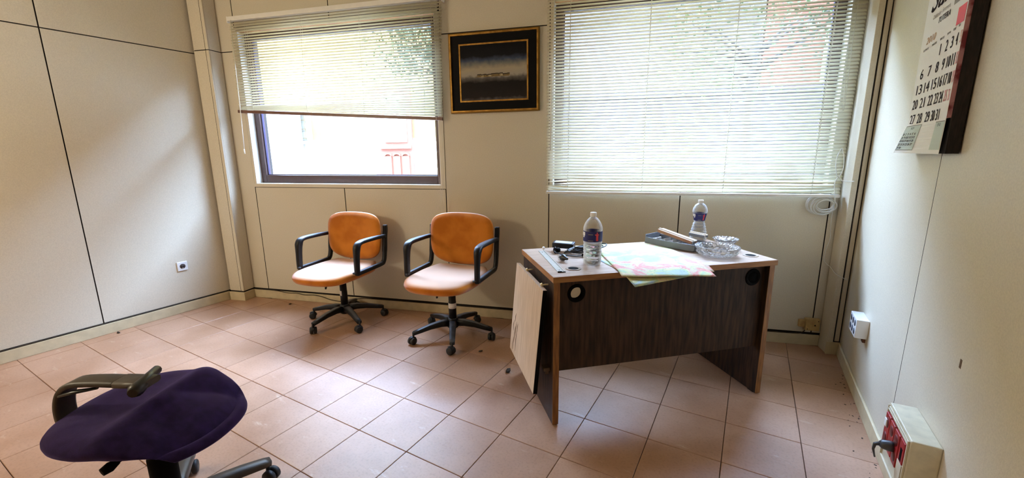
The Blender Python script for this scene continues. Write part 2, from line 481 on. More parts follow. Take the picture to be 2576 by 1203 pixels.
# ---- left wall with panels
wl_ = struct(box('wall_left', (XL - .15, YF, -.1), (XL - .0125, 2.30, CEIL), m_seam), 'beige laminate panelled wall on the left')
def panel(parent, lo, hi, m=m_wall):
    o = box('panel', lo, hi, m, parent)
    o.data.materials.append(m_seam)                      # dark board core on the cut edges
    big = max(p.area for p in o.data.polygons)
    for p in o.data.polygons:
        if p.area < big * .9: p.material_index = 1
    return o
g = .0035
for z0, z1 in ((.088, 2.160), (2.160, CEIL)):
    for y0, y1 in ((YF, -.79), (-.79, .123), (.123, 1.036), (1.036, 2.25)):
        panel(wl_, (XL - .0125, y0 + g, z0 + g), (XL, y1 - g, z1 - g))
# ---- right wall
wr_ = struct(box('wall_right', (XR + .0125, YF, -.1), (XR + .15, 3.75, CEIL), m_seam), 'beige laminate panelled wall on the right')
for y0, y1 in ((YF, -.60), (-.60, .31), (.31, 1.222), (1.222, 2.137), (2.137, 3.40)):
    panel(wr_, (XR, y0 + g * .7, .070), (XR + .0125, y1 - g * .7, CEIL))
# ---- back wall, its own frame
def wroot(name, mesh_o):
    mesh_o.location = WO; mesh_o.rotation_euler = (0, 0, WANG); return mesh_o
W1 = (-3.985, -2.215, 1.070, 2.330)
W2 = (-1.335, 0.435, 1.070, 2.330)
mb = MB(); T0, T1 = .0125, .20
mb.box((-4.6, T0, -.1), (W1[0], T1, CEIL)); mb.box((W1[1], T0, -.1), (W2[0], T1, CEIL)); mb.box((W2[1], T0, -.1), (1.3, T1, CEIL))
for W in (W1, W2):
    mb.box((W[0], T0, -.1), (W[1], T1, W[2])); mb.box((W[0], T0, W[3]), (W[1], T1, CEIL))
wb = struct(wroot('b', mb.build('wall_back', m_seam)), 'beige laminate panelled wall with the two windows')
for u0, u1 in ((-4.30, -4.010), (-2.180, -1.360), (.458, .64)):
    for z0, z1 in ((.088, 2.178), (2.178, CEIL)): panel(wb, (u0 + g, 0, z0 + g), (u1 - g, T0, z1 - g))
for u0, u1 in ((-4.010, -3.098), (-3.098, -2.180), (-1.360, -.444), (-.444, .458)):
    panel(wb, (u0 + g, 0, .088 + g), (u1 - g, T0, 1.043 - g))
    panel(wb, (u0 + g, 0, 2.36 + g), (u1 - g, T0, CEIL))
# ---- corner columns (boxed pipes)
def column(name, u0, u1, d, groove_u, ztop=CEIL):
    mb = MB(); mb.box((u0, -d + .006, 0), (u1, 0, ztop))
    o = struct(mb.build(name, m_seam)); wroot('', o)
    return o
cl = column('trim_1', -4.33, -4.181, .115, 0)
for z0, z1 in ((.088, 2.178), (2.178, CEIL)):
    panel(cl, (-4.33, -.115, z0 + g), (-4.211, -.109, z1 - g))          # front face
    box('corner_profile', (-4.205, -.118, z0 + g), (-4.175, -.108, z1 - g), m_wall, cl, .002)
    box('side_panel', (-4.181, -.107, z0 + g), (-4.175, -.004, z1 - g), m_wall, cl, .001)
cr_ = column('trim_2', .512, .66, .118, 0)
box('side_panel', (.506, -.112, .0), (.512, -.010, CEIL), m_wall, cr_, .001)
box('corner_profile', (.504, -.126, .0), (.536, -.112, CEIL), m_wall, cr_, .002)
box('front_strip', (.548, -.118, .09), (.572, -.1115, CEIL), m_wall, cr_, .001)
box('edge_strip', (.580, -.124, .09), (.600, -.1115, CEIL), m_casing, cr_, .001)
# ---- baseboards
for nm, lo, hi in (('baseboard_left', (XL, YF, 0), (XL + .012, 1.925, .080)),
                   ('baseboard_right', (XR - .012, YF, 0), (XR, 3.25, .080))):
    struct(box(nm, lo, hi, m_base, None, .003))
bb = MB().box((-4.175, -.012, 0), (.506, 0, .077)).build('baseboard_back', m_base, None, .003)
wroot('', struct(bb))
for nm, lo, hi in (('baseboard_column', (-4.33, -.127, 0), (-4.163, -.115, .080)), ('baseboard_column', (-4.175, -.115, 0), (-4.163, -.012, .080))):
    wroot('', struct(box(nm, lo, hi, m_base, None, .002)))
wroot('', struct(box('baseboard_column', (.50, -.130, 0), (.60, -.1185, .085), m_base, None, .002)))

# ================================================================== WINDOWS
def window(name, W, label):
    u0, u1, z0, z1 = W
    root = thing(name, label, 'window'); del root['category']; root['kind'] = 'structure'
    root.location = WO; root.rotation_euler = (0, 0, WANG)
    mb = MB()                                                     # casing round the opening, on the room side
    mb.box((u0 - .025, -.006, z0 - .026), (u1 + .037, .0, z0)); mb.box((u0 - .025, -.006, z1), (u1 + .025, .0, z1 + .03))
    mb.box((u0 - .022, -.006, z0), (u0, .0, z1)); mb.box((u1, -.006, z0), (u1 + .037, .0, z1))
    mb.build('casing', m_casing, root, .001)
    mb = MB()                                                     # reveal lining
    mb.box((u0 - .001, -.006, z0 - .001), (u0 + .006, .07, z1)); mb.box((u1 - .006, -.006, z0), (u1 + .001, .07, z1))
    mb.box((u0, -.006, z0 - .001), (u1, .07, z0 + .006))
    mb.build('reveal', m_white, root)
    box('reveal_head', (u0, -.006, z1 - .006), (u1, .07, z1), m_edge, root)  # darker brown colour imitates shade on the skylit head lining
    a0, a1, b0, b1 = u0 + .006, u1 - .006, z0 + .006, z1 - .006
    f = .052
    mb = MB()
    for lo, hi in (((a0, .058, b0), (a0 + f, .115, b1)), ((a1 - f, .058, b0), (a1, .115, b1)),
                   ((a0 + f, .058, b0), (a1 - f, .115, b0 + f + .016)), ((a0 + f, .058, b1 - f), (a1 - f, .115, b1))):
        mb.box(lo, hi)
    mb.build('frame', m_brown, root, .003)
    mb = MB(); e = .007
    c0, c1, d0, d1 = a0 + f, a1 - f, b0 + f + .016, b1 - f
    for lo, hi in (((c0, .078, d0), (c0 + e, .10, d1)), ((c1 - e, .078, d0), (c1, .10, d1)), ((c0, .078, d0), (c1, .10, d0 + e)), ((c0, .078, d1 - e), (c1, .10, d1))):
        mb.box(lo, hi)
    mb.build('gasket', m_gasket, root)
    box('pane', (c0 + e * .5, .087, d0 + e * .5), (c1 - e * .5, .091, d1 - e * .5), m_pane, root)
    return root
window('window_1', W1, 'left window with brown frame, half covered by a raised blind')
window('window_2', W2, 'right window behind the fully lowered blind')

# ================================================================== VENETIAN BLINDS
def slat_mesh(L, bend=None, n=1):
    w, th, segs = .025, .0005, 4
    tilt = R(43)
    bm = bmesh.new(); rings = []
    xs = [L * i / n for i in range(n + 1)]
    for x in xs:
        dz, dt = bend(x / L) if bend else (0, 0)
        top, bot = [], []
        for k in range(segs + 1):
            s = -w / 2 + w * k / segs
            cr = .0022 * (1 - (2 * k / segs - 1) ** 2)
            for lst, off in ((top, th / 2), (bot, -th / 2)):
                y, z = s, cr + off
                a = tilt + dt
                lst.append(bm.verts.new((x, y * math.cos(a) - z * math.sin(a), y * math.sin(a) + z * math.cos(a) + dz)))
        rings.append(top + bot[::-1])
    m = len(rings[0])
    for i in range(n):
        for k in range(m):
            f = bm.faces.new([rings[i][k], rings[i + 1][k], rings[i + 1][(k + 1) % m], rings[i][(k + 1) % m]]); f.smooth = k not in (segs, m - 1)
    bm.faces.new(rings[0]); bm.faces.new(rings[-1][::-1])
    bmesh.ops.recalc_face_normals(bm, faces=bm.faces)
    me = bpy.data.meshes.new('slat'); bm.to_mesh(me); bm.free(); me.materials.append(m_slat)
    return me

def blind_root(name, label, u, off):
    p = wallpos(u, off); return thing(name, label, 'blind', p, WANG)

# --- left blind: half raised, bottom rail hanging askew
B1 = blind_root('venetian_blind', 'cream venetian blind pulled half up, crooked brown bottom rail', -4.0, .045)
L1 = 1.862
mb = MB().box((-.01, -.015, 2.396), (L1 + .002, .018, 2.430)); mb.build('head_rail', m_white, B1, .003)
box('end_bracket', (-.018, -.012, 2.386), (-.010, .040, 2.432), m_white, B1); box('end_bracket', (L1 + .002, -.012, 2.386), (L1 + .010, .040, 2.432), m_white, B1)
me1 = slat_mesh(L1)
N1, P1 = 38, .0210
zl_end, zr_end = 1.702, 1.588
for k in range(N1):
    zz = 2.378 - k * P1
    left = max(zz, zl_end + .006 + (N1 - k) * .0022); right = max(zz, zr_end + .006 + (N1 - k) * .003)
    o = bpy.data.objects.new('slat', me1); COL.objects.link(o); o.parent = B1
    f = k / N1
    o.location = (-.024 * f + random.uniform(-.002, .002), 0, left)
    o.rotation_euler = (R(random.uniform(-.6, .6)), -math.atan2(right - left, L1), 0)
mb = MB(); mtx = Matrix.Translation((-.030, 0, zl_end - .012)) @ Matrix.Rotation(math.atan2(zl_end - zr_end, L1), 4, 'Y')
mb.box((0, -.012, -.013), (L1 + .006, .012, .011), mtx); mb.build('bottom_rail', mat('brown_bottom_rail', (116, 78, 62), .4, noise=.2), B1, .003)
for u_t, u_b in ((-3.850, -3.868), (-3.320, -3.342), (-2.802, -2.818), (-2.295, -2.303)):
    xt, xb = u_t + 4.0, u_b + 4.0
    zb = zl_end - .02 + (zr_end - zl_end) * (xb / L1)
    mb = MB()
    for yy in (-.0105, .0105): mb.tube([(xt, yy, 2.40), (xt * .5 + xb * .5 + .002, yy, 2.0), (xb, yy, zb)], .0008, 5)
    for k in range(32):
        z = 2.37 - k * P1; x = xt + (xb - xt) * (2.4 - z) / .7
        mb.tube([(x, -.0115, z - .010), (x + .003, -.012, z - .005), (x, -.0115, z)], .0013, 5)
    mb.build('ladder_cord', m_cord, B1)
mb = MB(); mb.tube([(.03, -.022, 2.40), (.012, -.024, 1.70), (-.004, -.024, 1.36)], .0034, 8); mb.tube([(-.004, -.024, 1.375), (-.006, -.024, 1.335)], [.0045, .007], 8)
mb.build('tilt_wand', m_wandm, B1)
mb = MB()
mb.tube(smooth_path([(1.785, -.018, 2.40), (1.80, -.020, 1.9), (1.792, -.020, 1.57), (1.787, -.018, 1.25), (1.800, -.018, 1.03), (1.789, -.018, .93), (1.790, -.018, .885), (1.805, -.018, .872), (1.818, -.018, .892), (1.812, -.018, .95), (1.806, -.018, 1.0)]), .0011, 6)
mb.tube(smooth_path([(1.825, -.018, 2.40), (1.838, -.020, 1.9), (1.835, -.020, 1.58), (1.830, -.018, 1.2), (1.812, -.018, 1.0), (1.802, -.018, .93), (1.806, -.018, .89), (1.797, -.018, .878), (1.792, -.018, .90), (1.800, -.018, .98)]), .0011, 6)
mb.build('pull_cord', m_cord, B1)

# --- right blind: fully lowered
B2 = blind_root('venetian_blind', 'wide cream venetian blind lowered fully over the right window', -1.372, .045)
L2 = 1.856
MB().box((-.004, -.015, 2.612), (L2 + .004, .018, 2.646)).build('head_rail', m_white, B2, .003)
me2 = slat_mesh(L2)
P2 = .0206; ztop = 2.600; N2 = 76
bent = slat_mesh(L2, lambda t: (-.010 * max(0, 1 - t / .085) ** 1.2, -.55 * max(0, 1 - t / .09)), 40)
bent2 = slat_mesh(L2, lambda t: (-.006 * max(0, 1 - t / .10), -.85 * max(0, 1 - t / .085) ** .5), 40)
for k in range(N2):
    z = ztop - k * P2
    if z < 1.045: break
    sag = 0
    me = me2
    if abs(z - 1.112) < P2 / 2: me = bent
    if abs(z - 1.092) < P2 / 2: me = bent2
    o = bpy.data.objects.new('slat', me); COL.objects.link(o); o.parent = B2
    o.location = (random.uniform(-.0025, .0025), 0, z)
    o.rotation_euler = (R(random.uniform(-.6, .6)), R(random.uniform(-.04, .04)), 0)
box('bottom_rail', (-.002, -.013, 1.022), (L2 + .002, .012, 1.040), m_white, B2, .003)
for u_ in (-1.216, -.704, -.190, .324):
    x = u_ + 1.372
    mb = MB()
    for yy in (-.0105, .0105): mb.tube([(x, yy, 2.62), (x, yy, 1.03)], .0008, 5)
    for k in range(74):
        z = 2.59 - k * P2
        if z < 1.06: break
        mb.tube([(x - .002, -.0115, z - .011), (x + .003, -.0125, z - .006), (x, -.0115, z)], .0017, 5)
    mb.build('ladder_cord', m_cord, B2)
mb = MB(); mb.tube([(.055, -.022, 2.62), (.040, -.024, 1.9), (.030, -.024, 1.33)], .0034, 8); mb.build('tilt_wand', m_wandm, B2)
mb = MB()
mb.tube(smooth_path([(1.815, -.020, 2.62), (1.80, -.021, 2.1), (1.806, -.021, 1.60), (1.802, -.021, 1.56), (1.797, -.021, 1.60), (1.775, -.021, 2.1), (1.775, -.021, 2.6)]), .0011, 6)
mb.build('pull_cord', m_cord, B2)

# ================================================================== PICTURE
pic = thing('framed_picture', 'gilt framed dark painting of small island town, between the windows', 'picture', wallpos(-2.105, .012, 1.611), WANG)
PW, PH = .676, .558
pic.rotation_euler = (0, R(-.15), WANG)
mb = MB()
def frame_ring(mb, x0, x1, z0, z1, w, y0, y1, mi=0):
    mb.box((x0, y0, z0), (x0 + w, y1, z1), mi=mi); mb.box((x1 - w, y0, z0), (x1, y1, z1), mi=mi)
    mb.box((x0 + w, y0, z0), (x1 - w, y1, z0 + w), mi=mi); mb.box((x0 + w, y0, z1 - w), (x1 - w, y1, z1), mi=mi)
frame_ring(mb, 0, PW, 0, PH, .012, -.010, .012, 1)
frame_ring(mb, .008, PW - .008, .008, PH - .008, .011, -.017, .010, 0)
mb.build('frame', [m_gold, m_goldd], pic, .0015)
box('passepartout', (.018, -.004, .018), (PW - .018, .002, PH - .018), m_passe, pic)
mb = MB(); frame_ring(mb, .078, PW - .080, .078, PH - .076, .011, -.009, -.003); mb.build('inner_fillet', m_gold, pic, .001)
def painting_mat():
    m = bpy.data.materials.new('night_sea_painting'); m.use_nodes = True
    N = m.node_tree.nodes; L = m.node_tree.links; b = N['Principled BSDF']; b.inputs['Roughness'].default_value = .7; b.inputs['Specular IOR Level'].default_value = .15
    tc = N.new('ShaderNodeTexCoord'); sp = N.new('ShaderNodeSeparateXYZ'); L.new(tc.outputs['Object'], sp.inputs[0])
    nz = N.new('ShaderNodeTexNoise'); nz.inputs['Scale'].default_value = 22; nz.inputs['Detail'].default_value = 6
    L.new(tc.outputs['Object'], nz.inputs['Vector'])
    ad = N.new('ShaderNodeMath'); ad.operation = 'MULTIPLY_ADD'; ad.inputs[1].default_value = .05
    L.new(nz.outputs['Fac'], ad.inputs[0]); L.new(sp.outputs['Z'], ad.inputs[2])
    mr = N.new('ShaderNodeMapRange'); mr.inputs[1].default_value = .085 + .025; mr.inputs[2].default_value = .475 + .025
    L.new(ad.outputs[0], mr.inputs[0])
    cr = N.new('ShaderNodeValToRGB'); e = cr.color_ramp.elements
    stops = [(0, (92, 88, 88)), (.06, (40, 36, 34)), (.32, (30, 27, 25)), (.41, (96, 92, 88)), (.455, (160, 152, 138)), (.56, (168, 156, 132)),
             (.66, (112, 112, 108)), (.72, (62, 72, 92)), (.79, (24, 24, 28)), (1, (12, 12, 13))]
    e[0].position = 0; e[0].color = (*lin(stops[0][1]), 1); e[1].position = 1; e[1].color = (*lin(stops[-1][1]), 1)
    for p, c_ in stops[1:-1]:
        q = e.new(p); q.color = (*lin(c_), 1)
    L.new(mr.outputs[0], cr.inputs[0]); L.new(cr.outputs[0], b.inputs['Base Color'])
    return m
box('painting', (.088, -.0062, .088), (PW - .090, -.0035, PH - .086), painting_mat(), pic)
mb = MB(); rr = random.Random(3); x = .215
m_isl = [mat('painted_dark', (46, 36, 24), .6), mat('painted_pale', (176, 160, 120), .6), mat('painted_ochre', (120, 98, 56), .6)]
while x < .445:
    w_ = rr.uniform(.012, .024); hh = rr.uniform(.010, .019)
    mb.box((x, -.0070, .252), (x + w_, -.0063, .252 + hh), mi=rr.choice((1, 2, 2)))
    mb.box((x, -.0073, .252 + hh - .004), (x + w_, -.0063, .252 + hh + .003), mi=0)
    if rr.random() < .6: mb.box((x + .004, -.0076, .256), (x + .007, -.0064, .261), mi=0)
    x += w_ * .9
mb.box((.20, -.0068, .249), (.455, -.0062, .253), mi=2)
mb.build('painted_town', m_isl, pic)

# ================================================================== OFFICE CHAIRS (orange)
def chair(name, label, cx_, cy_, yaw, dz, spin, group):
    """local: front = -y, column on the z axis"""
    root = thing(name, label, 'chair', (cx_, cy_, 0), yaw, group)
    S = .425 + dz
    # star base: five legs with casters
    for k in range(5):
        a = spin + k * R(72) - yaw
        d = Vector((math.cos(a), math.sin(a), 0)); s = Vector((-d.y, d.x, 0))
        mb = MB()
        mb.band([d * .025 + Vector((0, 0, .112)), d * .09 + Vector((0, 0, .116)), d * .17 + Vector((0, 0, .106)), d * .245 + Vector((0, 0, .088)), d * .290 + Vector((0, 0, .078))],
                [.052, .048, .042, .038, .034], [.046, .042, .034, .028, .024], s)
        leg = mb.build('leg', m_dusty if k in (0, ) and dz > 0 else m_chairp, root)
        mb = MB()
        c0 = d * .292
        mb.tube([c0 + Vector((0, 0, .045)), c0 + Vector((0, 0, .088))], .007, 8)
        wa = Vector((math.cos(a + .9 + k * .7), math.sin(a + .9 + k * .7), 0)); ws = Vector((-wa.y, wa.x, 0))
        cc = c0 - wa * .012 + Vector((0, 0, .027))
        for sg in (-1, 1):
            mt = Matrix.Translation(cc + ws * sg * .013) @ ws.to_track_quat('Z', 'Y').to_matrix().to_4x4()
            mb.lathe([(.004, -.011), (.022, -.011), (.0265, -.007), (.0265, .007), (.022, .011), (.004, .011)], 18, mt)
        mb.band([cc + wa * .030 + Vector((0, 0, .004)), cc + wa * .022 + Vector((0, 0, .022)), cc + Vector((0, 0, .031)), cc - wa * .02 + Vector((0, 0, .024))], .022, .005, ws)
        mb.build('caster', m_rubber, root)
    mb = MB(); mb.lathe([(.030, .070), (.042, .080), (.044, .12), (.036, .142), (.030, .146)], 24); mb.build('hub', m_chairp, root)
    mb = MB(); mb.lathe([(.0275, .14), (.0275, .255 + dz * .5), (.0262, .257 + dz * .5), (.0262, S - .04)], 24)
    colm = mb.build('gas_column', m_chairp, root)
    mb = MB()
    if dz > .01: mb.lathe([(.0281, .222), (.0281, .262)], 24, cap=False)
    else:
        for i_ in range(4):
            pass
        a0, a1 = R(-150), R(-80); n_ = 6
        vs = []
        for z in (.222, .262):
            vs.append([mb.bm.verts.new((.0282 * math.cos(a0 + (a1 - a0) * t / n_), .0282 * math.sin(a0 + (a1 - a0) * t / n_), z)) for t in range(n_ + 1)])
        for t in range(n_): mb.bm.faces.new([vs[0][t], vs[0][t + 1], vs[1][t + 1], vs[1][t]])
    o = mb.build('paper_sticker', m_paper, colm); so = o.modifiers.new('s', 'SOLIDIFY'); so.thickness = .0006; so.offset = 1
    # under-seat mechanism and lever
    mb = MB(); mb.box((-.07, -.10, S - .055), (.07, .11, S - .022)); mb.lathe([(.034, S - .075), (.040, S - .05)], 16); mb.build('mechanism', m_black, root, .006)
    mb = MB(); mb.tube(smooth_path([(-.030, -.05, S - .04), (-.032, -.10, S - .050), (-.036, -.125, S - .070)]), .004, 8)
    mb.tube([(-.036, -.125, S - .068), (-.044, -.132, S - .092), (-.047, -.135, S - .118)], [.006, .010, .006], 10); mb.build('lever', m_chairp, root)
    # seat cushion: rounded pad with a waterfall front and a dipped middle
    bm = bmesh.new()
    nx, ny = 16, 16; grid = {}
    def outline(u, v):
        hw = .247 - .018 * max(0, v) ** 2
        r = (abs(u) ** 3.6 + abs(v) ** 3.6) ** (1 / 3.6)
        m_ = max(abs(u), abs(v)); k_ = m_ / r if r > 1e-6 else 1
        uu, vv = u * k_, v * k_
        y = vv * .277 - .043 - .032 * (1 - uu ** 2) * max(0, -vv) + .018 * (1 - uu ** 2) * max(0, vv) * -1
        return uu * hw, y, max(abs(u), abs(v))
    layers = []
    for lay in range(2):
        g_ = []
        for j in range(ny + 1):
            row = []
            for i in range(nx + 1):
                u, v = -1 + 2 * i / nx, -1 + 2 * j / ny
                x, y, m_ = outline(u, v)
                ed = max(0, m_ - .75) / .25
                dip = -.010 * (1 - u * u) * (1 - min(1, abs(v) ** 2)) + .010 * max(0, v) * 0
                fr = -.030 * max(0, -v - .45) ** 1.6
                up = .030 * max(0, v - .55) ** 1.3 * (.25 + u * u)
                if lay == 0: z = S + .048 + dip + fr + up - .018 * ed ** 2.2
                else:
                    z = S - .030 + fr * .5 + .012 * ed ** 2; x *= .965; y = (y + .043) * .965 - .043
                row.append(bm.verts.new((x, y, z)))
            g_.append(row)
        layers.append(g_)
    for lay, g_ in enumerate(layers):
        for j in range(ny):
            for i in range(nx):
                q = [g_[j][i], g_[j][i + 1], g_[j + 1][i + 1], g_[j + 1][i]]
                bm.faces.new(q if lay == 0 else q[::-1])
    ring = [(j, 0) for j in range(ny)] + [(ny, i) for i in range(nx)] + [(j, nx) for j in range(ny, 0, -1)] + [(0, i) for i in range(nx, 0, -1)]
    mid = {}
    for (j, i) in ring:
        a_, b_ = layers[0][j][i].co, layers[1][j][i].co
        cdir = Vector((a_.x, a_.y + .043, 0)).normalized()
        mid[(j, i)] = [bm.verts.new(a_.lerp(b_, .35) + cdir * .008), bm.verts.new(a_.lerp(b_, .75) + cdir * .006)]
    for k in range(len(ring)):
        p, q = ring[k], ring[(k + 1) % len(ring)]
        A = [layers[0][p[0]][p[1]], *mid[p], layers[1][p[0]][p[1]]]; B = [layers[0][q[0]][q[1]], *mid[q], layers[1][q[0]][q[1]]]
        for t in range(3): bm.faces.new([A[t], A[t + 1], B[t + 1], B[t]])
    bmesh.ops.recalc_face_normals(bm, faces=bm.faces)
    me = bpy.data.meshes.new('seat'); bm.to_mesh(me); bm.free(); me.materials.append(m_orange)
    for p_ in me.polygons: p_.use_smooth = True
    o = bpy.data.objects.new('seat', me); COL.objects.link(o); o.parent = root
    # backrest cushion, curved round the sitter
    bm = bmesh.new(); nx, nz = 16, 14; L_ = []
    for lay in range(2):
        g_ = []
        for j in range(nz + 1):
            row = []
            for i in range(nx + 1):
                u, v = -1 + 2 * i / nx, -1 + 2 * j / nz
                r = (abs(u) ** 4.6 + abs(v) ** 4.6) ** (1 / 4.6); m_ = max(abs(u), abs(v)); k_ = m_ / r if r > 1e-6 else 1
                uu, vv = u * k_, v * k_
                x = uu * (.252 - .010 * max(0, -vv))
                z = (.675 + dz) + vv * .168 + (-.030 * (1 - uu ** 2) * max(0, -vv)) + .012 * (1 - uu ** 2) * max(0, vv)
                ed = max(0, m_ - .78) / .22
                y = .208 - .026 * uu ** 2 + .020 * (vv) * .6
                y += (-.024 + .014 * ed ** 2) if lay == 0 else (.018 - .008 * ed ** 2)
                row.append(bm.verts.new((x, y, z)))
            g_.append(row)
        L_.append(g_)
    for lay, g_ in enumerate(L_):
        for j in range(nz):
            for i in range(nx):
                q = [g_[j][i], g_[j][i + 1], g_[j + 1][i + 1], g_[j + 1][i]]; bm.faces.new(q)
    ring = [(j, 0) for j in range(nz)] + [(nz, i) for i in range(nx)] + [(j, nx) for j in range(nz, 0, -1)] + [(0, i) for i in range(nx, 0, -1)]
    mid = {}
    for (j, i) in ring:
        a_, b_ = L_[0][j][i].co, L_[1][j][i].co; cd = Vector((a_.x, 0, a_.z - .675 - dz)).normalized()
        mid[(j, i)] = bm.verts.new((a_ + b_) / 2 + cd * .007)
    for k in range(len(ring)):
        p, q = ring[k], ring[(k + 1) % len(ring)]
        bm.faces.new([L_[0][p[0]][p[1]], mid[p], mid[q], L_[0][q[0]][q[1]]]); bm.faces.new([mid[p], L_[1][p[0]][p[1]], L_[1][q[0]][q[1]], mid[q]])
    bmesh.ops.recalc_face_normals(bm, faces=bm.faces)
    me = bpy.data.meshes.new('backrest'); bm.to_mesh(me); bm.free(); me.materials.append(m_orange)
    for p_ in me.polygons: p_.use_smooth = True
    o = bpy.data.objects.new('backrest', me); COL.objects.link(o); o.parent = root
    # arm loops: arm top, front post, lower rail and back upright in one moulded loop
    for sx in (-1, 1):
        X = sx * .268; z = dz
        path = [(X, .232, .762 + z), (X, .230, .72 + z), (X, .218, .66 + z), (X, .205, .56 + z), (X, .193, .50 + z), (X, .178, .472 + z), (X, .150, .461 + z),
                (X, .0, .459 + z), (X, -.120, .459 + z), (X, -.150, .461 + z)]
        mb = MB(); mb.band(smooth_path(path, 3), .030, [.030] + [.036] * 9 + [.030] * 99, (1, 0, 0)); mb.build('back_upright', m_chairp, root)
        path = [(X, -.142, .455 + z), (X, -.140, .52 + z), (X, -.134, .60 + z), (X, -.128, .645 + z), (X, -.112, .672 + z), (X, -.080, .683 + z), (X, -.02, .685 + z), (X, .10, .682 + z), (X, .215, .676 + z)]
        sp = smooth_path(path, 3); n_ = len(sp)
        mb = MB(); mb.band(sp, [.032 + .016 * min(1, max(0, (i - 5) / 6)) - (.010 if i > n_ - 5 else 0) for i in range(n_)], [.036 + .012 * min(1, i / 9) - .022 * min(1, max(0, (i - 9) / 5)) for i in range(n_)], (1, 0, 0))
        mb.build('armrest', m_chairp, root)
        mb = MB(); mb.tube([(X - sx * .10, -.09, S - .018), (X + sx * .012, -.125, .452 + z)], .008, 8); mb.build('arm_bracket', m_dusty, root); mb = MB(); mb.tube([(X - sx * .10, .10, S - .018), (X + sx * .0, .10, .452 + z)], .008, 8); mb.build('arm_bracket', m_dusty, root); mb = MB()
        mb.lathe([(.002, -.006), (.013, -.006), (.013, .004), (.002, .008)], 12, Matrix.Translation((X - sx * .012, -.160, .467 + z)) )
        mb.build('arm_bolt', m_dusty, root)
    return root
chair('office_chair', 'orange swivel armchair, the left one, nearer the corner', -2.750, 2.092, R(11.2), 0.0, R(-91), 'orange swivel armchairs by the back wall')
chair('office_chair', 'orange swivel armchair, the right one, between window and desk', -1.808, 2.279, R(10.3), .028, R(-54), 'orange swivel armchairs by the back wall')

# ================================================================== DESK
DA = R(42.58); DP = Vector((-.745, 1.676, 0)); DZ = .765; DW, DD = 1.214, .582
desk = thing('desk', 'wood laminate office desk with pale top and dark modesty panel', 'desk', DP, DA)
def dpos(a, b, z=DZ):
    p = DP + Vector((math.cos(DA) * a - math.sin(DA) * b, math.sin(DA) * a + math.cos(DA) * b, z)); return p
def slab_with_holes(name, x0, x1, y0, y1, z0, z1, holes, r, m, parent, axis='z'):
    """board pierced by round holes; axis z: lying board, axis y: upright board"""
    bm = bmesh.new()
    seg = 24
    def V(x, y, z): return bm.verts.new((x, y, z) if axis == 'z' else (x, z, y))
    cuts = sorted(holes)
    xs = [x0]
    for i in range(len(cuts) - 1): xs.append((cuts[i][0] + cuts[i + 1][0]) / 2)
    xs.append(x1)
    for i, (hx, hy) in enumerate(cuts):
        xa, xb = xs[i], xs[i + 1]
        tops = []
        for z in (z0, z1):
            inner = [V(hx + r * math.cos(2 * math.pi * k / seg), hy + r * math.sin(2 * math.pi * k / seg), z) for k in range(seg)]
            outer = []
            for k in range(seg):
                a = 2 * math.pi * (k) / seg; dx, dy = math.cos(a), math.sin(a)
                t = min(((xb - hx) / dx if dx > 1e-6 else 9e9), ((xa - hx) / dx if dx < -1e-6 else 9e9), ((y1 - hy) / dy if dy > 1e-6 else 9e9), ((y0 - hy) / dy if dy < -1e-6 else 9e9))
                outer.append((hx + dx * t, hy + dy * t))
            ov = [V(x, y, z) for x, y in outer]
            corners = {c: V(c[0], c[1], z) for c in ((xa, y0), (xb, y0), (xb, y1), (xa, y1))}
            for k in range(seg):
                A, B = outer[k], outer[(k + 1) % seg]
                q = [inner[k], ov[k]]
                if abs(A[0] - B[0]) > 1e-6 and abs(A[1] - B[1]) > 1e-6:
                    for c in corners:
                        if (abs(c[0] - A[0]) < 1e-6 and abs(c[1] - B[1]) < 1e-6) or (abs(c[1] - A[1]) < 1e-6 and abs(c[0] - B[0]) < 1e-6): q.append(corners[c])
                q += [ov[(k + 1) % seg], inner[(k + 1) % seg]]
                bm.faces.new(q)
            tops.append(inner)
        for k in range(seg): bm.faces.new([tops[0][k], tops[0][(k + 1) % seg], tops[1][(k + 1) % seg], tops[1][k]])
    bmesh.ops.recalc_face_normals(bm, faces=bm.faces)
    me = bpy.data.meshes.new(name); bm.to_mesh(me); bm.free(); me.materials.append(m)
    o = bpy.data.objects.new(name, me); COL.objects.link(o); o.parent = parent; return o
tl = slab_with_holes('desktop', .002, DW - .002, .002, DD - .002, DZ - .027, DZ, [(.140, .115), (1.150, .115)], .029, m_top, desk)
mb = MB(); mb.box((0, 0, DZ - .028), (DW, .0022, DZ - .0006)); mb.box((0, DD - .0022, DZ - .028), (DW, DD, DZ - .0006)); mb.box((0, .0022, DZ - .028), (.0022, DD - .0022, DZ - .0006)); mb.box((DW - .0022, .0022, DZ - .028), (DW, DD - .0022, DZ - .0006))
mb.build('edge_band', m_edge, tl)
def leg_panel(x0, x1):
    o = box('side_panel', (x0, .012, .006), (x1, DD - .02, DZ - .028), m_darkwood, desk)
    e = box('edge_band', (x0, .009, .006), (x1, .012, DZ - .028), m_edgev, o)
    box('foot', (x0 + .004, .03, 0), (x1 - .004, .07, .006), m_black, desk); box('foot', (x0 + .004, DD - .08, 0), (x1 - .004, DD - .04, .006), m_black, desk)
leg_panel(.006, .036); leg_panel(DW - .036, DW - .006)
mp_ = slab_with_holes('modesty_panel', .036, DW - .036, .272, DZ - .028, .045, .063, [(.131, .664), (1.112, .668)], .033, m_darkwood, desk, 'y')
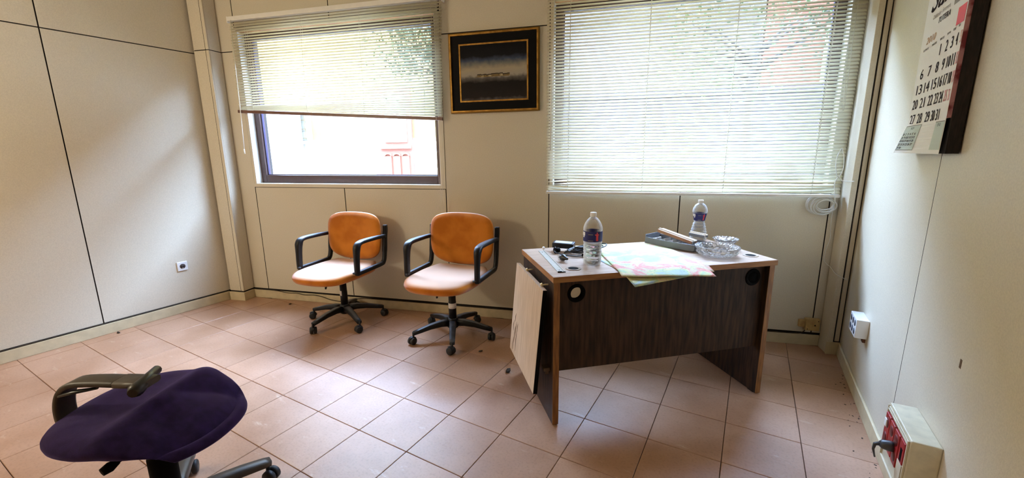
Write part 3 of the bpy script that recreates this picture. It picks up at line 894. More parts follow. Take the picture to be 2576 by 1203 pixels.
for (x, z, cap) in ((.131, .664, False), (1.112, .668, True)):
    mt = Matrix.Translation((x, .045, z)) @ Matrix.Rotation(R(90), 4, 'X')
    mb = MB(); mb.lathe([(.030, -.022), (.030, .004), (.044, .004), (.046, .001), (.034, .0), (.033, -.022)], 28, mt, cap=False)
    if cap: mb.lathe([(.001, .001), (.030, .001), (.030, -.004), (.001, -.004)], 28, mt)
    mb.build('grommet', m_black, mp_)
for x in (.140, 1.150):
    mt = Matrix.Translation((x, .115, DZ))
    mb = MB(); mb.lathe([(.026, -.03), (.026, .003), (.037, .003), (.038, .0005), (.029, 0), (.0285, -.03)], 28, mt, cap=False); mb.build('grommet', mat('beige_grommet', (176, 158, 140), .4), desk)
    mb = MB(); mb.lathe([(.001, -.004), (.0262, -.004), (.0262, .0016), (.001, .0016)], 20, mt); mb.build('grommet_dark_disc', m_black, desk)  # flat black disc, shade of the open hole put into colour
# folded leaf hanging on the left side, swung out at the foot
lt = Matrix.Translation((-.022, .024, .697)) @ Matrix.Rotation(R(5.2), 4, 'Y')
mb = MB(); mb.box((-.020, 0, -.522), (0, .510, 0), lt); leaf = mb.build('drop_leaf', m_leafwood, desk)
mb = MB(); mb.box((-.0195, -.001, -.522), (0.0005, -.0, 0), lt); mb.build('edge_band', m_black, leaf)
mb = MB(); rr = random.Random(5)
for (yy, zz, ln) in ((.425, -.40, .10), (.405, -.36, .09), (.44, -.46, .08), (.385, -.42, .13), (.46, -.36, .07), (.43, -.30, .05), (.375, -.34, .05)):
    pts = [lt @ Vector((-.0205, yy + .006 * math.sin(k), zz + ln * (k / 4 - .5))) for k in range(5)]
    mb.tube(pts, [.001, .0034, .0042, .0030, .001], 5, flat=.3)
mb.build('scuff_mark', mat('dark_scuff', (104, 78, 58), .8, noise=.3, nscale=60), leaf)
for yy in (.085, .355):
    mb = MB(); mb.tube([(.004, yy, .705), (-.014, yy, .706), (-.028, yy + .002, .703)], [.004, .004, .004], 8)
    mb.tube([(-.024, yy + .002, .700), (-.032, yy + .002, .712)], [.007, .006], 8); mb.build('pin', m_brass, desk)
mb = MB(); mb.box((-.024, .06, .268), (.006, .10, .285)); mb.box((-.010, .075, .245), (.006, .083, .27)); mb.build('hinge_bracket', mat('dull_bracket', (110, 90, 70), .5, metal=.3), desk)

# ================================================================== THINGS ON THE DESK
# road maps
def map_mat():
    m = bpy.data.materials.new('pastel_road_map'); m.use_nodes = True
    N = m.node_tree.nodes; L = m.node_tree.links; b = N['Principled BSDF']; b.inputs['Roughness'].default_value = .7
    tc = N.new('ShaderNodeTexCoord')
    nz = N.new('ShaderNodeTexNoise'); nz.inputs['Scale'].default_value = 7; nz.inputs['Detail'].default_value = 5; nz.inputs['Distortion'].default_value = 1.2
    L.new(tc.outputs['Object'], nz.inputs['Vector'])
    cr = N.new('ShaderNodeValToRGB'); e = cr.color_ramp.elements
    st = [(.28, (150, 172, 214)), (.40, (166, 186, 184)), (.46, (172, 192, 146)), (.52, (204, 198, 140)), (.58, (204, 184, 156)), (.64, (216, 138, 126)), (.74, (208, 166, 154))]
    e[0].position = st[0][0]; e[0].color = (*lin(st[0][1]), 1); e[1].position = st[-1][0]; e[1].color = (*lin(st[-1][1]), 1)
    for p, c_ in st[1:-1]: e.new(p).color = (*lin(c_), 1)
    L.new(nz.outputs['Fac'], cr.inputs[0])
    vo = N.new('ShaderNodeTexVoronoi'); vo.feature = 'DISTANCE_TO_EDGE'; vo.inputs['Scale'].default_value = 26
    n2 = N.new('ShaderNodeTexNoise'); n2.inputs['Scale'].default_value = 12
    L.new(tc.outputs['Object'], n2.inputs['Vector'])
    va = N.new('ShaderNodeMix'); va.data_type = 'VECTOR'; va.inputs[0].default_value = .25
    L.new(tc.outputs['Object'], va.inputs[4]); L.new(n2.outputs['Color'], va.inputs[5]); L.new(va.outputs[1], vo.inputs['Vector'])
    ln = N.new('ShaderNodeValToRGB'); ln.color_ramp.elements[0].position = .0; ln.color_ramp.elements[0].color = (.45, .42, .45, 1)
    ln.color_ramp.elements[1].position = .035; ln.color_ramp.elements[1].color = (1, 1, 1, 1)
    L.new(vo.outputs['Distance'], ln.inputs[0])
    mu = N.new('ShaderNodeMix'); mu.data_type = 'RGBA'; mu.blend_type = 'MULTIPLY'; mu.inputs[0].default_value = .55
    L.new(cr.outputs[0], mu.inputs[6]); L.new(ln.outputs[0], mu.inputs[7]); L.new(mu.outputs[2], b.inputs['Base Color'])
    return m
m_map = map_mat()
def sheet(name, label, corners, z0, m, droop=.25, wave=.0015, seed=1):
    """corners FL FR BR BL in desk plan; cells past the front edge bend down"""
    bm = bmesh.new(); n = 28; rr = random.Random(seed); ph = [rr.uniform(0, 6) for _ in range(4)]
    FLc, FRc, BRc, BLc = [Vector(c_) for c_ in corners]; rows = []
    for j in range(n + 1):
        row = []
        for i in range(n + 1):
            s, t = i / n, j / n
            p = (FLc * (1 - s) + FRc * s) * (1 - t) + (BLc * (1 - s) + BRc * s) * t
            z = z0 + wave * (1 + math.sin(9 * s + ph[0]) * math.sin(7 * t + ph[1])) + wave * .6 * (1 + math.sin(17 * s + 5 * t + ph[2]))
            if abs(s * 4 - round(s * 4)) < .02: z += .0008
            if p.y < .004:
                d = .004 - p.y; z -= droop * d
            row.append(bm.verts.new((p.x, p.y, z)))
        rows.append(row)
    for j in range(n):
        for i in range(n): bm.faces.new([rows[j][i], rows[j][i + 1], rows[j + 1][i + 1], rows[j + 1][i]]).smooth = True
    me = bpy.data.meshes.new(name); bm.to_mesh(me); bm.free(); me.materials.append(m)
    o = bpy.data.objects.new(name, me); COL.objects.link(o); o.location = DP; o.rotation_euler = (0, 0, DA)
    s_ = o.modifiers.new('s', 'SOLIDIFY'); s_.thickness = .0004; s_.offset = 1
    return tag(o, label, 'map')
sheet('road_map', 'unfolded map underneath, its corners poking out at the desk edge', [(.345, -.112), (.800, -.050), (.835, .535), (.305, .580)], DZ + .0005, m_map, .35, .0006, 4)
sheet('road_map', 'pastel pink, green and blue map spread on top', [(.312, -.048), (.762, -.112), (.852, .545), (.428, .556)], DZ + .0032, m_map, .22, .0014, 2)

# water bottles
def bottle(label, a, b, prof, label_z, group, rot, lr, tall):
    root = thing('water_bottle', label, 'bottle', dpos(a, b, DZ + .0002), rot, group)
    mb = MB(); mb.lathe(prof, 32, cap=False)
    mb.lathe([(.002, prof[0][1]), (prof[0][0], prof[0][1])], 32, cap=False)
    body = mb.build('body', m_pet, root)
    inner = [(r - .0015, max(z, .003)) for r, z in prof if z < label_z[0] - .006]
    mb = MB(); mb.lathe(inner, 32); mb.build('water', m_water, root)
    mb = MB(); z0, z1 = label_z
    mb.lathe([(lr[0], z0), (lr[1], z1)], 32, cap=False); lb = mb.build('paper_label', m_navy, root)
    def patch(a0, a1, za, zb, m, n_):
        q = MB(); n = 6; vs = []
        for z in (za, zb):
            k_ = (z - z0) / (z1 - z0); r_ = lr[0] + (lr[1] - lr[0]) * k_ + .0008
            vs.append([q.bm.verts.new((r_ * math.cos(a0 + (a1 - a0) * t / n), r_ * math.sin(a0 + (a1 - a0) * t / n), z)) for t in range(n + 1)])
        for t in range(n): q.bm.faces.new([vs[0][t], vs[0][t + 1], vs[1][t + 1], vs[1][t]])
        q.build(n_, m, lb)
    hz = z1 - z0
    patch(R(-60), R(-46), z0 + hz * .12, z1 - hz * .28, m_redprint, 'red_stroke'); patch(R(-66), R(-42), z1 - hz * .34, z1 - hz * .22, m_redprint, 'red_stroke')
    patch(R(-57), R(-50), z1 - hz * .2, z1 - hz * .06, m_redprint, 'red_stroke')
    patch(R(-168), R(-130), z1 - hz * .42, z1 - hz * .08, m_white, 'white_script'); patch(R(-150), R(-136), z1 - hz * .60, z1 - hz * .42, m_white, 'white_script')
    patch(R(-108), R(-76), z0 + hz * .1, z0 + hz * .16, m_greyink, 'small_print'); patch(R(-106), R(-78), z1 - hz * .3, z1 - hz * .24, m_greyink, 'small_print')
    mb = MB(); mb.lathe([(.0145, tall - .020), (.0158, tall - .019), (.0158, tall - .002), (.0145, tall)], 24); mb.build('cap', m_white, root)
    return root
def ribs(base, z0, z1, n, amp):
    out = []
    for k in range(n * 4 + 1):
        z = z0 + (z1 - z0) * k / (n * 4); out.append((base(z) + amp * math.cos(2 * math.pi * k / 4) - amp, z))
    return out
p1 = [(.036, .0), (.043, .006), (.0455, .020)] + ribs(lambda z: .0462, .024, .112, 6, .0013) + [(.0468, .118), (.0468, .174), (.0475, .178), (.0465, .190), (.040, .210), (.030, .226), (.0195, .237), (.0135, .240), (.0135, .262)]
bottle('water bottle standing nearest, at left end of desk beside the black charger', .262, .172, p1, (.122, .173), 'water bottles', R(8), (.0474, .0474), .264)
def b2r(z): return .0300 + .0185 * max(0, min(1, (.128 - z) / .075)) ** .8
p2 = [(.040, 0), (.047, .006), (.0490, .020)] + ribs(b2r, .024, .125, 6, .0016) + [(.0315, .130), (.0385, .172), (.0435, .180), (.0440, .186), (.041, .204), (.031, .224), (.018, .235), (.0135, .238), (.0135, .254)]
bottle('narrow-waisted water bottle at back, behind the grey tray', 1.132, .530, p2, (.128, .176), 'water bottles', R(8), (.0318, .0412), .256)

# charger with cables
ps = thing('power_adapter', 'black laptop charger brick with coiled cables and plug', 'charger', dpos(.235, .43, DZ + .0008), DA)
mb = MB(); mt = Matrix.Translation((-.015, .045, .022)) @ Matrix.Rotation(R(-36), 4, 'Z') @ Matrix.Rotation(R(8), 4, 'X')
mb.box((-.062, -.024, -.0), (.062, .026, .030), mt); mb.build('brick', m_plastic, ps, .004)
mb = MB(); mt2 = mt @ Matrix.Translation((0, 0, .0304)); mb.box((-.050, -.016, 0), (.050, .018, .0006), mt2); mb.build('top_sticker', mat('pale_sticker', (190, 184, 170), .5), ps)
mb = MB(); rr = random.Random(11)
for k in range(8):
    pts = []
    cxk, cyk = .02 + .012 * k, -.02 - .006 * k
    for t in range(22):
        a_ = 2 * math.pi * t / 22
        pts.append((cxk + (.062 + .006 * k) * math.cos(a_) * .95, cyk + (.028 + .004 * (k % 3)) * math.sin(a_) + .012 * math.cos(a_), .010 + .0048 * k + .006 * math.sin(a_ * 2 + k)))
    mb.tube(pts, .0034, 7, closed=True)
mb.tube(smooth_path([(-.07, .03, .03), (-.085, -.01, .012), (-.07, -.06, .01), (-.10, -.12, .008), (-.085, -.155, .012)]), .0034, 7)
mb.tube(smooth_path([(.06, -.03, .02), (.10, -.02, .02), (.13, .0, .01), (.10, -.09, .006), (.02, -.11, .006), (-.02, -.12, .01), (-.06, -.10, .014), (-.085, -.13, .02)]), .003, 7)
mb.build('cable', m_plastic, ps)
mb = MB(); mb.tube([(-.055, .005, .020), (-.085, .0, .016)], [.014, .017], 12); mb.build('ferrite_core', m_black, ps)
pm = Matrix.Translation((-.095, -.175, .0205)) @ Matrix.Rotation(R(105), 4, 'Z') @ Matrix.Rotation(R(90), 4, 'Y')
mb = MB(); mb.lathe([(.006, -.035), (.010, -.015), (.017, -.004), (.0185, .012), (.017, .016)], 18, pm)
mb.build('plug', m_plastic, ps, .001)
mb = MB()
for s_ in (-1, 1):
    q0 = pm @ Vector((0, s_ * .0095, .016)); q1 = pm @ Vector((0, s_ * .0095, .034)); mb.tube([q0, q1], .0024, 8)
mb.build('plug_pins', m_metal, ps)
mb = MB(); mb.tube([(.035, -.120, .010), (.075, -.095, .012)], [.009, .011], 10); mb.build('connector', m_black, ps)

# steel ruler strip
ru = thing('metal_strip', 'thin grey metal strip lying along the left end of the desk', 'ruler', dpos(.064, .07, DZ + .0004), DA)
mt = Matrix.Rotation(R(-4.5), 4, 'Z')
mb = MB(); mb.box((-.018, 0, 0), (.018, .44, .0025), mt); mb.box((.011, 0, .0025), (.014, .44, .006), mt); mb.build('strip', m_metal, ru, .0005)
mb = MB(); mb.box((-.019, -.006, 0), (.000, .0, .006), mt); mb.box((.0, -.006, 0), (.019, .0, .003), mt); mb.build('end_cap', m_black, ru)
mb = MB()
for yy in (.03, .40):
    mb.lathe([(.0035, .0026), (.0035, .0029)], 10, mt @ Matrix.Translation((-.004, yy, 0)))
mb.build('screw_hole', m_black, ru)
# loose pin on the desk edge
mb = MB(); mb.lathe([(.006, 0), (.008, .004), (.008, .010), (.005, .014)], 12); o = mb.build('plastic_knob', m_white); o.location = dpos(.125, .555); tag(o, 'tiny white knob on the far left edge of the desk', 'knob')

# grey tray with comb
tr = thing('desk_tray', 'grey plastic desk tray with white ribs inside', 'tray', dpos(.905, .425, DZ + .0062), DA + R(-66))
mb = MB(); n = 12
def bow(x): return .018 * (1 - (x / .16) ** 2)
for i in range(n):
    xa, xb = -.16 + .32 * i / n, -.16 + .32 * (i + 1) / n
    za, zb = .034 - bow(xa) * 1.2 + .004, .034 - bow(xb) * 1.2 + .004
    for (ya, yb) in ((-.075 - .0, -.070), (.070, .075)):
        fa, fb = (bow(xa), bow(xb)) if ya < 0 else (0, 0)
        v = [mb.bm.verts.new(p) for p in ((xa, ya - fa, 0), (xb, ya - fb, 0), (xb, yb - fb, 0), (xa, yb - fa, 0), (xa, ya - fa, .036), (xb, ya - fb, .036), (xb, yb - fb, .036), (xa, yb - fa, .036))]
        for f in ((0, 3, 2, 1), (4, 5, 6, 7), (0, 1, 5, 4), (1, 2, 6, 5), (2, 3, 7, 6), (3, 0, 4, 7)): mb.bm.faces.new([v[q] for q in f])
mb.box((-.16, -.075, 0), (-.155, .075, .050)); mb.box((.155, -.075, 0), (.16, .075, .030)); mb.box((-.158, -.082, .0), (.158, .072, .006))
mb.build('shell', m_greyplastic, tr)
mb = MB()
for k in range(11): mb.box((-.125 + k * .017, -.060, .006), (-.119 + k * .017, -.02 + .02 * (k % 2), .028 + .006 * (k % 3)))
mb.box((-.13, -.02, .006), (.08, -.012, .022)); mb.build('comb', m_rib, tr)
# trunking offcuts
def trunking(label, p0, p1, w, m1, m2):
    p0, p1 = Vector(p0), Vector(p1); d = (p1 - p0); L_ = d.length
    root = thing('trunking_piece', label, 'trunking', p0); root.rotation_euler = d.to_track_quat('X', 'Z').to_euler()
    box('channel', (0, -w / 2, 0), (L_, w / 2, .006), m1, root, .001)
    mb = MB(); mb.box((0, -w / 2 - .001, -.012), (L_, -w / 2 + .003, .006)); mb.box((0, w / 2 - .003, -.012), (L_, w / 2 + .001, .006))
    mb.build('side_flange', m2, root, .0006)
    mb = MB(); mb.box((0, -w / 2 + .012, .006), (L_, -w / 2 + .022, .012)); mb.box((.0, -w / 2 + .014, -.010), (L_, -w / 2 + .017, 0)); mb.build('rib', m1, root, .0006)
    return root
a0 = dpos(.855, .515, .852); a1 = dpos(.945, .310, .812)
trunking('white and wood-coloured trunking piece propped across the tray', a0, a1, .056, m_trunk, m_trunkside)
trunking('short trunking offcut lying behind the propped one', dpos(1.005, .43, .838), dpos(1.045, .345, .834), .044, m_trunk, m_greyplastic)

# glass ashtray and bowl
def cutsq(n, amp): return lambda a, z: 1 + amp * abs(math.cos(n * a / 2))
mb = MB(); mb.lathe([(.070, .0), (.092, .006), (.102, .018), (.096, .028), (.108, .042), (.108, .050), (.098, .052), (.088, .042), (.078, .016), (.002, .012)], 48, sq=lambda a, z: 1 + (.05 if z > .012 else .02) * abs(math.cos(8 * a)))
o = mb.build('ashtray', m_cutglass); o.location = dpos(.985, .172, DZ + .001); tag(o, 'large round cut glass ashtray on the desk', 'ashtray')
for p_ in o.data.polygons: p_.use_smooth = False
mb = MB(); mb.lathe([(.030, .0), (.036, .004), (.040, .024), (.054, .046), (.068, .060), (.066, .062), (.050, .048), (.036, .026), (.030, .008), (.002, .008)], 40, sq=lambda a, z: 1 + .03 * math.cos(20 * a))
o = mb.build('glass_bowl', m_cutglass); o.location = dpos(1.128, .284, DZ + .001); tag(o, 'small flared fluted glass bowl behind the ashtray', 'bowl')

# ================================================================== PURPLE CHAIR
pc = thing('office_chair', 'purple swivel seat without backrest in the foreground, single arm', 'chair', (-1.705, .495, 0), R(28))
bm = bmesh.new(); nx = ny = 22; L_ = []
for lay in range(2):
    g_ = []
    for j in range(ny + 1):
        row = []
        for i in range(nx + 1):
            u, v = -1 + 2 * i / nx, -1 + 2 * j / ny
            r = (abs(u) ** 2.35 + abs(v) ** 2.35) ** (1 / 2.35); m_ = max(abs(u), abs(v)); k_ = m_ / r if r > 1e-6 else 1
            uu, vv = u * k_, v * k_
            x = uu * .256 + .008; y = vv * (.236 - .02 * uu) + .008
            ed = max(0, m_ - .72) / .28
            ridge = .024 * math.exp(-((u - .10) / .15) ** 2) * (1 - .4 * v * v)
            drop = -.115 * max(0, u - .12) ** 1.5
            dish = -.014 * (1 - min(1, ((u + .4) / .55) ** 2)) * (1 - v * v)
            z = .515 + ridge + drop + dish - .024 * ed ** 2
            if lay == 1: z = .436 - .02 * max(0, u) + .016 * ed ** 2; x = (x - .02) * .93 + .02; y *= .93
            row.append(bm.verts.new((x, y, z)))
        g_.append(row)
    L_.append(g_)
for lay, g_ in enumerate(L_):
    for j in range(ny):
        for i in range(nx): bm.faces.new([g_[j][i], g_[j][i + 1], g_[j + 1][i + 1], g_[j + 1][i]])
ring = [(j, 0) for j in range(ny)] + [(ny, i) for i in range(nx)] + [(j, nx) for j in range(ny, 0, -1)] + [(0, i) for i in range(nx, 0, -1)]
mid = {}
for q, (j, i) in enumerate(ring):
    a_, b_ = L_[0][j][i].co, L_[1][j][i].co; cd = Vector((a_.x, a_.y, 0)).normalized()
    mid[(j, i)] = [bm.verts.new(a_.lerp(b_, .35) + cd * .012), bm.verts.new(a_.lerp(b_, .8) + cd * (.012 + .0012 * math.sin(q * 1.3)) - Vector((0, 0, .0015 * (q % 2))))]
for k in range(len(ring)):
    p, q = ring[k], ring[(k + 1) % len(ring)]
    A = [L_[0][p[0]][p[1]], *mid[p], L_[1][p[0]][p[1]]]; B = [L_[0][q[0]][q[1]], *mid[q], L_[1][q[0]][q[1]]]
    for t in range(3): bm.faces.new([A[t], A[t + 1], B[t + 1], B[t]])
bmesh.ops.recalc_face_normals(bm, faces=bm.faces)
me = bpy.data.meshes.new('seat'); bm.to_mesh(me); bm.free(); me.materials.append(m_purple)
for p_ in me.polygons: p_.use_smooth = True
o = bpy.data.objects.new('seat', me); COL.objects.link(o); o.parent = pc; rbox_sub(o, 1)
inv_pc = Matrix.Rotation(R(-28), 4, 'Z') @ Matrix.Translation((1.705, -.495, 0))
def pl_(x, y, z): return inv_pc @ Vector((x, y, z))
mb = MB(); mb.box((-.09, -.10, .395), (.10, .10, .436)); mb.box((-.17, -.13, .405), (-.10, -.06, .436)); mb.build('mechanism', m_black, pc, .006)
mb = MB(); mb.lathe([(.030, .09), (.041, .10), (.041, .30), (.034, .305), (.034, .40)], 24); mb.build('gas_column', m_black, pc)
mb = MB(); mb.lathe([(.035, .06), (.052, .075), (.052, .11), (.044, .13)], 24); mb.build('hub', m_plastic, pc)
mb = MB(); mb.tube([(.0, -.05, .38), (-.03, -.12, .37)], .007, 8); mb.tube([(-.028, -.115, .371), (-.036, -.135, .366), (-.044, -.155, .362)], [.010, .017, .013], 10); mb.build('lever', m_black, pc)
mb = MB(); mb.tube([(.05, .05, .40), (.11, .07, .392)], [.007, .010], 8); mb.build('knob', m_black, pc)
for k in range(5):
    a = R(147.5 - 72 * k) - R(28); d = Vector((math.cos(a), math.sin(a), 0)); s = Vector((-d.y, d.x, 0))
    mb = MB(); mb.band([d * .03 + Vector((0, 0, .098)), d * .12 + Vector((0, 0, .104)), d * .22 + Vector((0, 0, .098)), d * .300 + Vector((0, 0, .086)), d * .322 + Vector((0, 0, .082))],
                       [.058, .054, .050, .046, .040], [.046, .040, .032, .028, .024], s)
    mb.build('leg', m_armgrey, pc)
    mb = MB(); c0 = d * .310; mb.tube([c0 + Vector((0, 0, .045)), c0 + Vector((0, 0, .084))], .008, 8)
    wa = Vector((math.cos(a + 2.2 * k), math.sin(a + 2.2 * k), 0)); ws = Vector((-wa.y, wa.x, 0)); cc = c0 - wa * .012 + Vector((0, 0, .028))
    for sg in (-1, 1):
        mt = Matrix.Translation(cc + ws * sg * .014) @ ws.to_track_quat('Z', 'Y').to_matrix().to_4x4()
        mb.lathe([(.004, -.011), (.023, -.011), (.0275, -.007), (.0275, .007), (.023, .011), (.004, .011)], 18, mt)
    mb.build('caster', m_rubber, pc)
# the one arm: curved band rising from below and bending over the seat
side = (inv_pc.to_3x3() @ Vector((-.46, .89, 0)))
ap = smooth_path([pl_(-1.74, .40, .425), pl_(-1.84, .350, .425), pl_(-1.875, .335, .47), pl_(-1.885, .335, .53), pl_(-1.868, .345, .585), pl_(-1.825, .362, .615), pl_(-1.76, .396, .622), pl_(-1.685, .434, .622)], 5)
mb = MB(); mb.band(ap, .062, .020, side); mb.build('arm_support', m_armgrey, pc)
mb = MB(); mb.band([pl_(-1.690, .432, .622), pl_(-1.630, .462, .622), pl_(-1.600, .478, .620)], .066, .022, side); mb.build('arm_pad_mount', m_armgrey, pc)
d_ = Vector((-.115, .098, 0)).normalized()
mb = MB(); e0, e1 = pl_(-1.575, .420, .618), pl_(-1.672, .520, .625); mb.tube([e0, e0.lerp(e1, .12), e0.lerp(e1, .6), e1], [.014, .022, .017, .014], 10); mb.build('arm_slide', m_plastic, pc)
mb = MB(); mb.tube([pl_(-1.735, .385, .608), pl_(-1.80, .345, .596), pl_(-1.835, .318, .585)], [.006, .011, .006], 8, flat=.6); mb.build('arm_lever', m_plastic, pc)

# ================================================================== WALL FITTINGS
so = thing('wall_socket', 'white round-cornered power socket low on the left wall', 'socket', (XL, 1.590, .401))
mb = MB(); mb.box((0, -.038, -.040), (.010, .038, .040)); mb.build('plate', m_glassw, so, .006)
mb = MB(); mt = Matrix.Translation((.0108, 0, 0)) @ Matrix.Rotation(R(90), 4, 'Y')
mb.lathe([(.0215, -.012), (.0215, .0), (.024, .0005), (.0245, -.001)], 24, mt, cap=False); mb.build('socket_rim', m_glassw, so)
mb = MB(); mb.lathe([(.001, -.002), (.021, -.002), (.021, 0), (.001, 0)], 24, mt); rc = mb.build('recess', m_socketdark, so)
mb = MB(); mb.box((.0108, -.012, -.003), (.0112, -.006, .003)); mb.box((.0108, .006, -.003), (.0112, .012, .003)); mb.box((.0100, -.004, -.021), (.0120, .004, -.012), mi=1); mb.build('contacts', [m_black, m_metal], so)

s1 = thing('socket_block', 'white box with six round sockets on the right wall', 'socket', (XR, 2.67, .350))
dx = -(XR - .533)
mb = MB(); mb.box((dx, 0, 0), (0, .150, .100)); mb.build('housing', m_glassw, s1, .003)
for r_ in range(2):
    for c_ in range(3):
        mt = Matrix.Translation((dx - .0008, .028 + c_ * .047, .028 + r_ * .045)) @ Matrix.Rotation(R(-90), 4, 'Y')
        mb = MB(); mb.lathe([(.001, 0), (.0165, 0), (.0165, -.002), (.001, -.002)], 18, mt); mb.build('socket', mat('socket_grey', (70, 76, 90), .5) if not (r_ or c_) else bpy.data.materials['socket_grey'], s1)
mb = MB(); mb.box((-.012, .03, -.03), (0, .06, 0)); mb.build('bracket', mat('brown_bracket', (96, 60, 44), .6), s1)

s2 = thing('socket_box', 'large cream wall box with red sockets, low on the right wall', 'socket', (XR, 1.648, .19))
dx = -(XR - .511)
mb = MB(); mb.box((dx, 0, 0), (0, .247, .220)); mb.build('housing', m_boxcream, s2, .004)
mb = MB(); mb.box((dx - .006, .006, .006), (dx, .012, .214)); mb.box((dx - .006, .235, .006), (dx, .241, .214)); mb.box((dx - .006, .012, .198), (dx, .235, .204)); mb.box((dx - .004, .012, .206), (dx, .235, .211)); mb.box((dx - .006, .012, .008), (dx, .235, .014)); mb.build('rim', m_boxcream, s2, .001)
for y0 in (.068, .124, .180):
    mb = MB(); mb.box((dx - .009, y0, .070), (dx, y0 + .050, .190)); rp = mb.build('socket_module', m_red, s2, .002)
    for zc in (.100, .158):
        mt = Matrix.Translation((dx - .0095, y0 + .025, zc)) @ Matrix.Rotation(R(-90), 4, 'Y')
        mb = MB(); mb.lathe([(.001, 0), (.0195, 0), (.0195, -.002), (.001, -.002)], 20, mt); mb.build('socket_recess', m_darkred, rp)
box('red_cover_strip', (dx - .007, .020, .055), (dx, .062, .192), m_red, s2, .001)
box('broken_slot', (dx - .0075, .030, .120), (dx - .0055, .048, .165), m_black, s2)
box('chipped_plate', (dx - .008, .014, .030), (dx, .058, .115), m_boxcream, s2)
box('white_tab', (dx - .012, .205, .140), (dx - .008, .225, .168), m_white, s2)
mb = MB(); mt = Matrix.Translation((dx - .01, .105, .125)) @ Matrix.Rotation(R(-90), 4, 'Y')
mb.lathe([(.017, 0), (.018, .010), (.015, .030), (.009, .036)], 16, mt); mb.tube([(dx - .045, .105, .125), (dx - .058, .103, .120), (dx - .060, .103, .100), (dx - .052, .104, .07)], [.007, .006, .004, .0025], 8)
mb.build('plug', mat('grey_plug', (64, 68, 72), .4), s2)

jb = thing('junction_box', 'yellowed square junction box at the foot of the back wall', 'junction box', wallpos(.406, 0, .114), WANG)
box('cover', (0, -.032, 0), (.086, 0, .084), m_jbox, jb, .004)
mb = MB(); mt = Matrix.Translation((.056, -.0325, .040)) @ Matrix.Rotation(R(90), 4, 'X'); mb.lathe([(.001, 0), (.005, 0), (.005, .0015), (.001, .0015)], 12, mt)
for x_, z_ in ((.074, .070), (.014, .012)): mb.lathe([(.001, 0), (.003, 0), (.003, .001), (.001, .001)], 10, Matrix.Translation((x_, -.0325, z_)) @ Matrix.Rotation(R(90), 4, 'X'))
mb.build('screw', m_black, jb)
box('cable_inlet', (-.036, -.024, .020), (0, 0, .070), m_jbox, jb, .004)

# loose cables
def cable(name, label, pts, r, m, cat='cable', n=6):
    mb = MB(); mb.tube(smooth_path(pts, n), r, 6); return tag(mb.build(name, m), label, cat)
def wp(u, off, z): return Vector(wallpos(u, off, z))
cable('telephone_cable', 'thin dark cable sagging over the skirting below the left window',
      [wp(-4.15, .016, .083), wp(-4.0, .016, .084), wp(-3.9, .018, .082), wp(-3.78, .018, .070), wp(-3.68, .018, .074), wp(-3.60, .018, .064), wp(-3.50, .018, .070), wp(-3.42, .018, .060), wp(-3.33, .018, .038), wp(-3.22, .018, .030), wp(-3.12, .018, .042), wp(-3.02, .016, .074), wp(-2.8, .016, .079), wp(-2.2, .016, .080), wp(-1.4, .016, .080), wp(-.5, .016, .080), wp(.1, .016, .081), wp(.36, .016, .083), wp(.40, .02, .098), wp(.415, .02, .118)], .0032, m_cable_d)
cable('wall_cable', 'thin dark cable running along the top of the left skirting', [(XL + .006, YF + .1, .086), (XL + .006, -.5, .087), (XL + .006, .5, .0845), (XL + .006, 1.0, .088), (XL + .006, 1.03, .085), (XL + .006, 1.6, .087), (XL + .006, 1.92, .086)], .0042, m_cable_d)
# white cable: loop, coil and tail beside the right blind
cw = thing('coiled_cable', 'white cable coil hanging from the right corner of the wide blind', 'cable', (0, 0, 0))
mb = MB()
mb.tube(smooth_path([wp(.446, .078, 1.325), wp(.428, .078, 1.27), wp(.432, .078, 1.20), wp(.450, .078, 1.150), wp(.470, .078, 1.20), wp(.466, .078, 1.27), wp(.448, .078, 1.325)]), .0023, 7)
mb.tube(smooth_path([wp(.450, .078, 1.155), wp(.468, .090, 1.130), wp(.492, .118, 1.128), wp(.502, .155, 1.130)]), .0030, 7)
mb.tube(smooth_path([wp(.450, .078, 1.155), wp(.437, .078, 1.115), wp(.442, .076, 1.07), wp(.455, .070, 1.00), wp(.452, .066, .975)]), .0023, 7)
mb.build('hanging_loop', m_cable_w, cw)
mb = MB(); rr = random.Random(8)
for k in range(8):
    cu, cz_ = .398 + rr.uniform(-.018, .018) + .004 * k, .967 + rr.uniform(-.008, .008)
    ru_, rz_ = .080 - .006 * k * .8 + rr.uniform(-.006, .006), .064 - .004 * k + rr.uniform(-.006, .004)
    ph = rr.uniform(-.3, .3)
    pts = []
    for t in range(26):
        a_ = 2 * math.pi * t / 26; uu = ru_ * math.cos(a_); zz = rz_ * math.sin(a_)
        pts.append(wp(cu + uu * math.cos(ph) - zz * math.sin(ph) * .3, .028 + .004 * k + .006 * math.sin(a_), cz_ + zz + uu * math.sin(ph) * .3))
    mb.tube(pts, .0034, 7, closed=True)
mb.build('coil', m_cable_w, cw)
mb = MB(); mb.tube(smooth_path([wp(.462, .040, .955), wp(.468, .030, .90), wp(.474, .020, .82), wp(.484, .012, .75), wp(.472, .010, .68), wp(.468, .010, .61), wp(.486, .012, .58), wp(.499, .03, .57)]), .0020, 7)
mb.tube(smooth_path([wp(.499, .03, .57), wp(.497, .08, .555), wp(.495, .125, .545), wp(.52, .134, .53), wp(.56, .134, .512)]), .0020, 7)
mb.build('dropping_cable', m_cable_d if False else m_cable_w, cw)

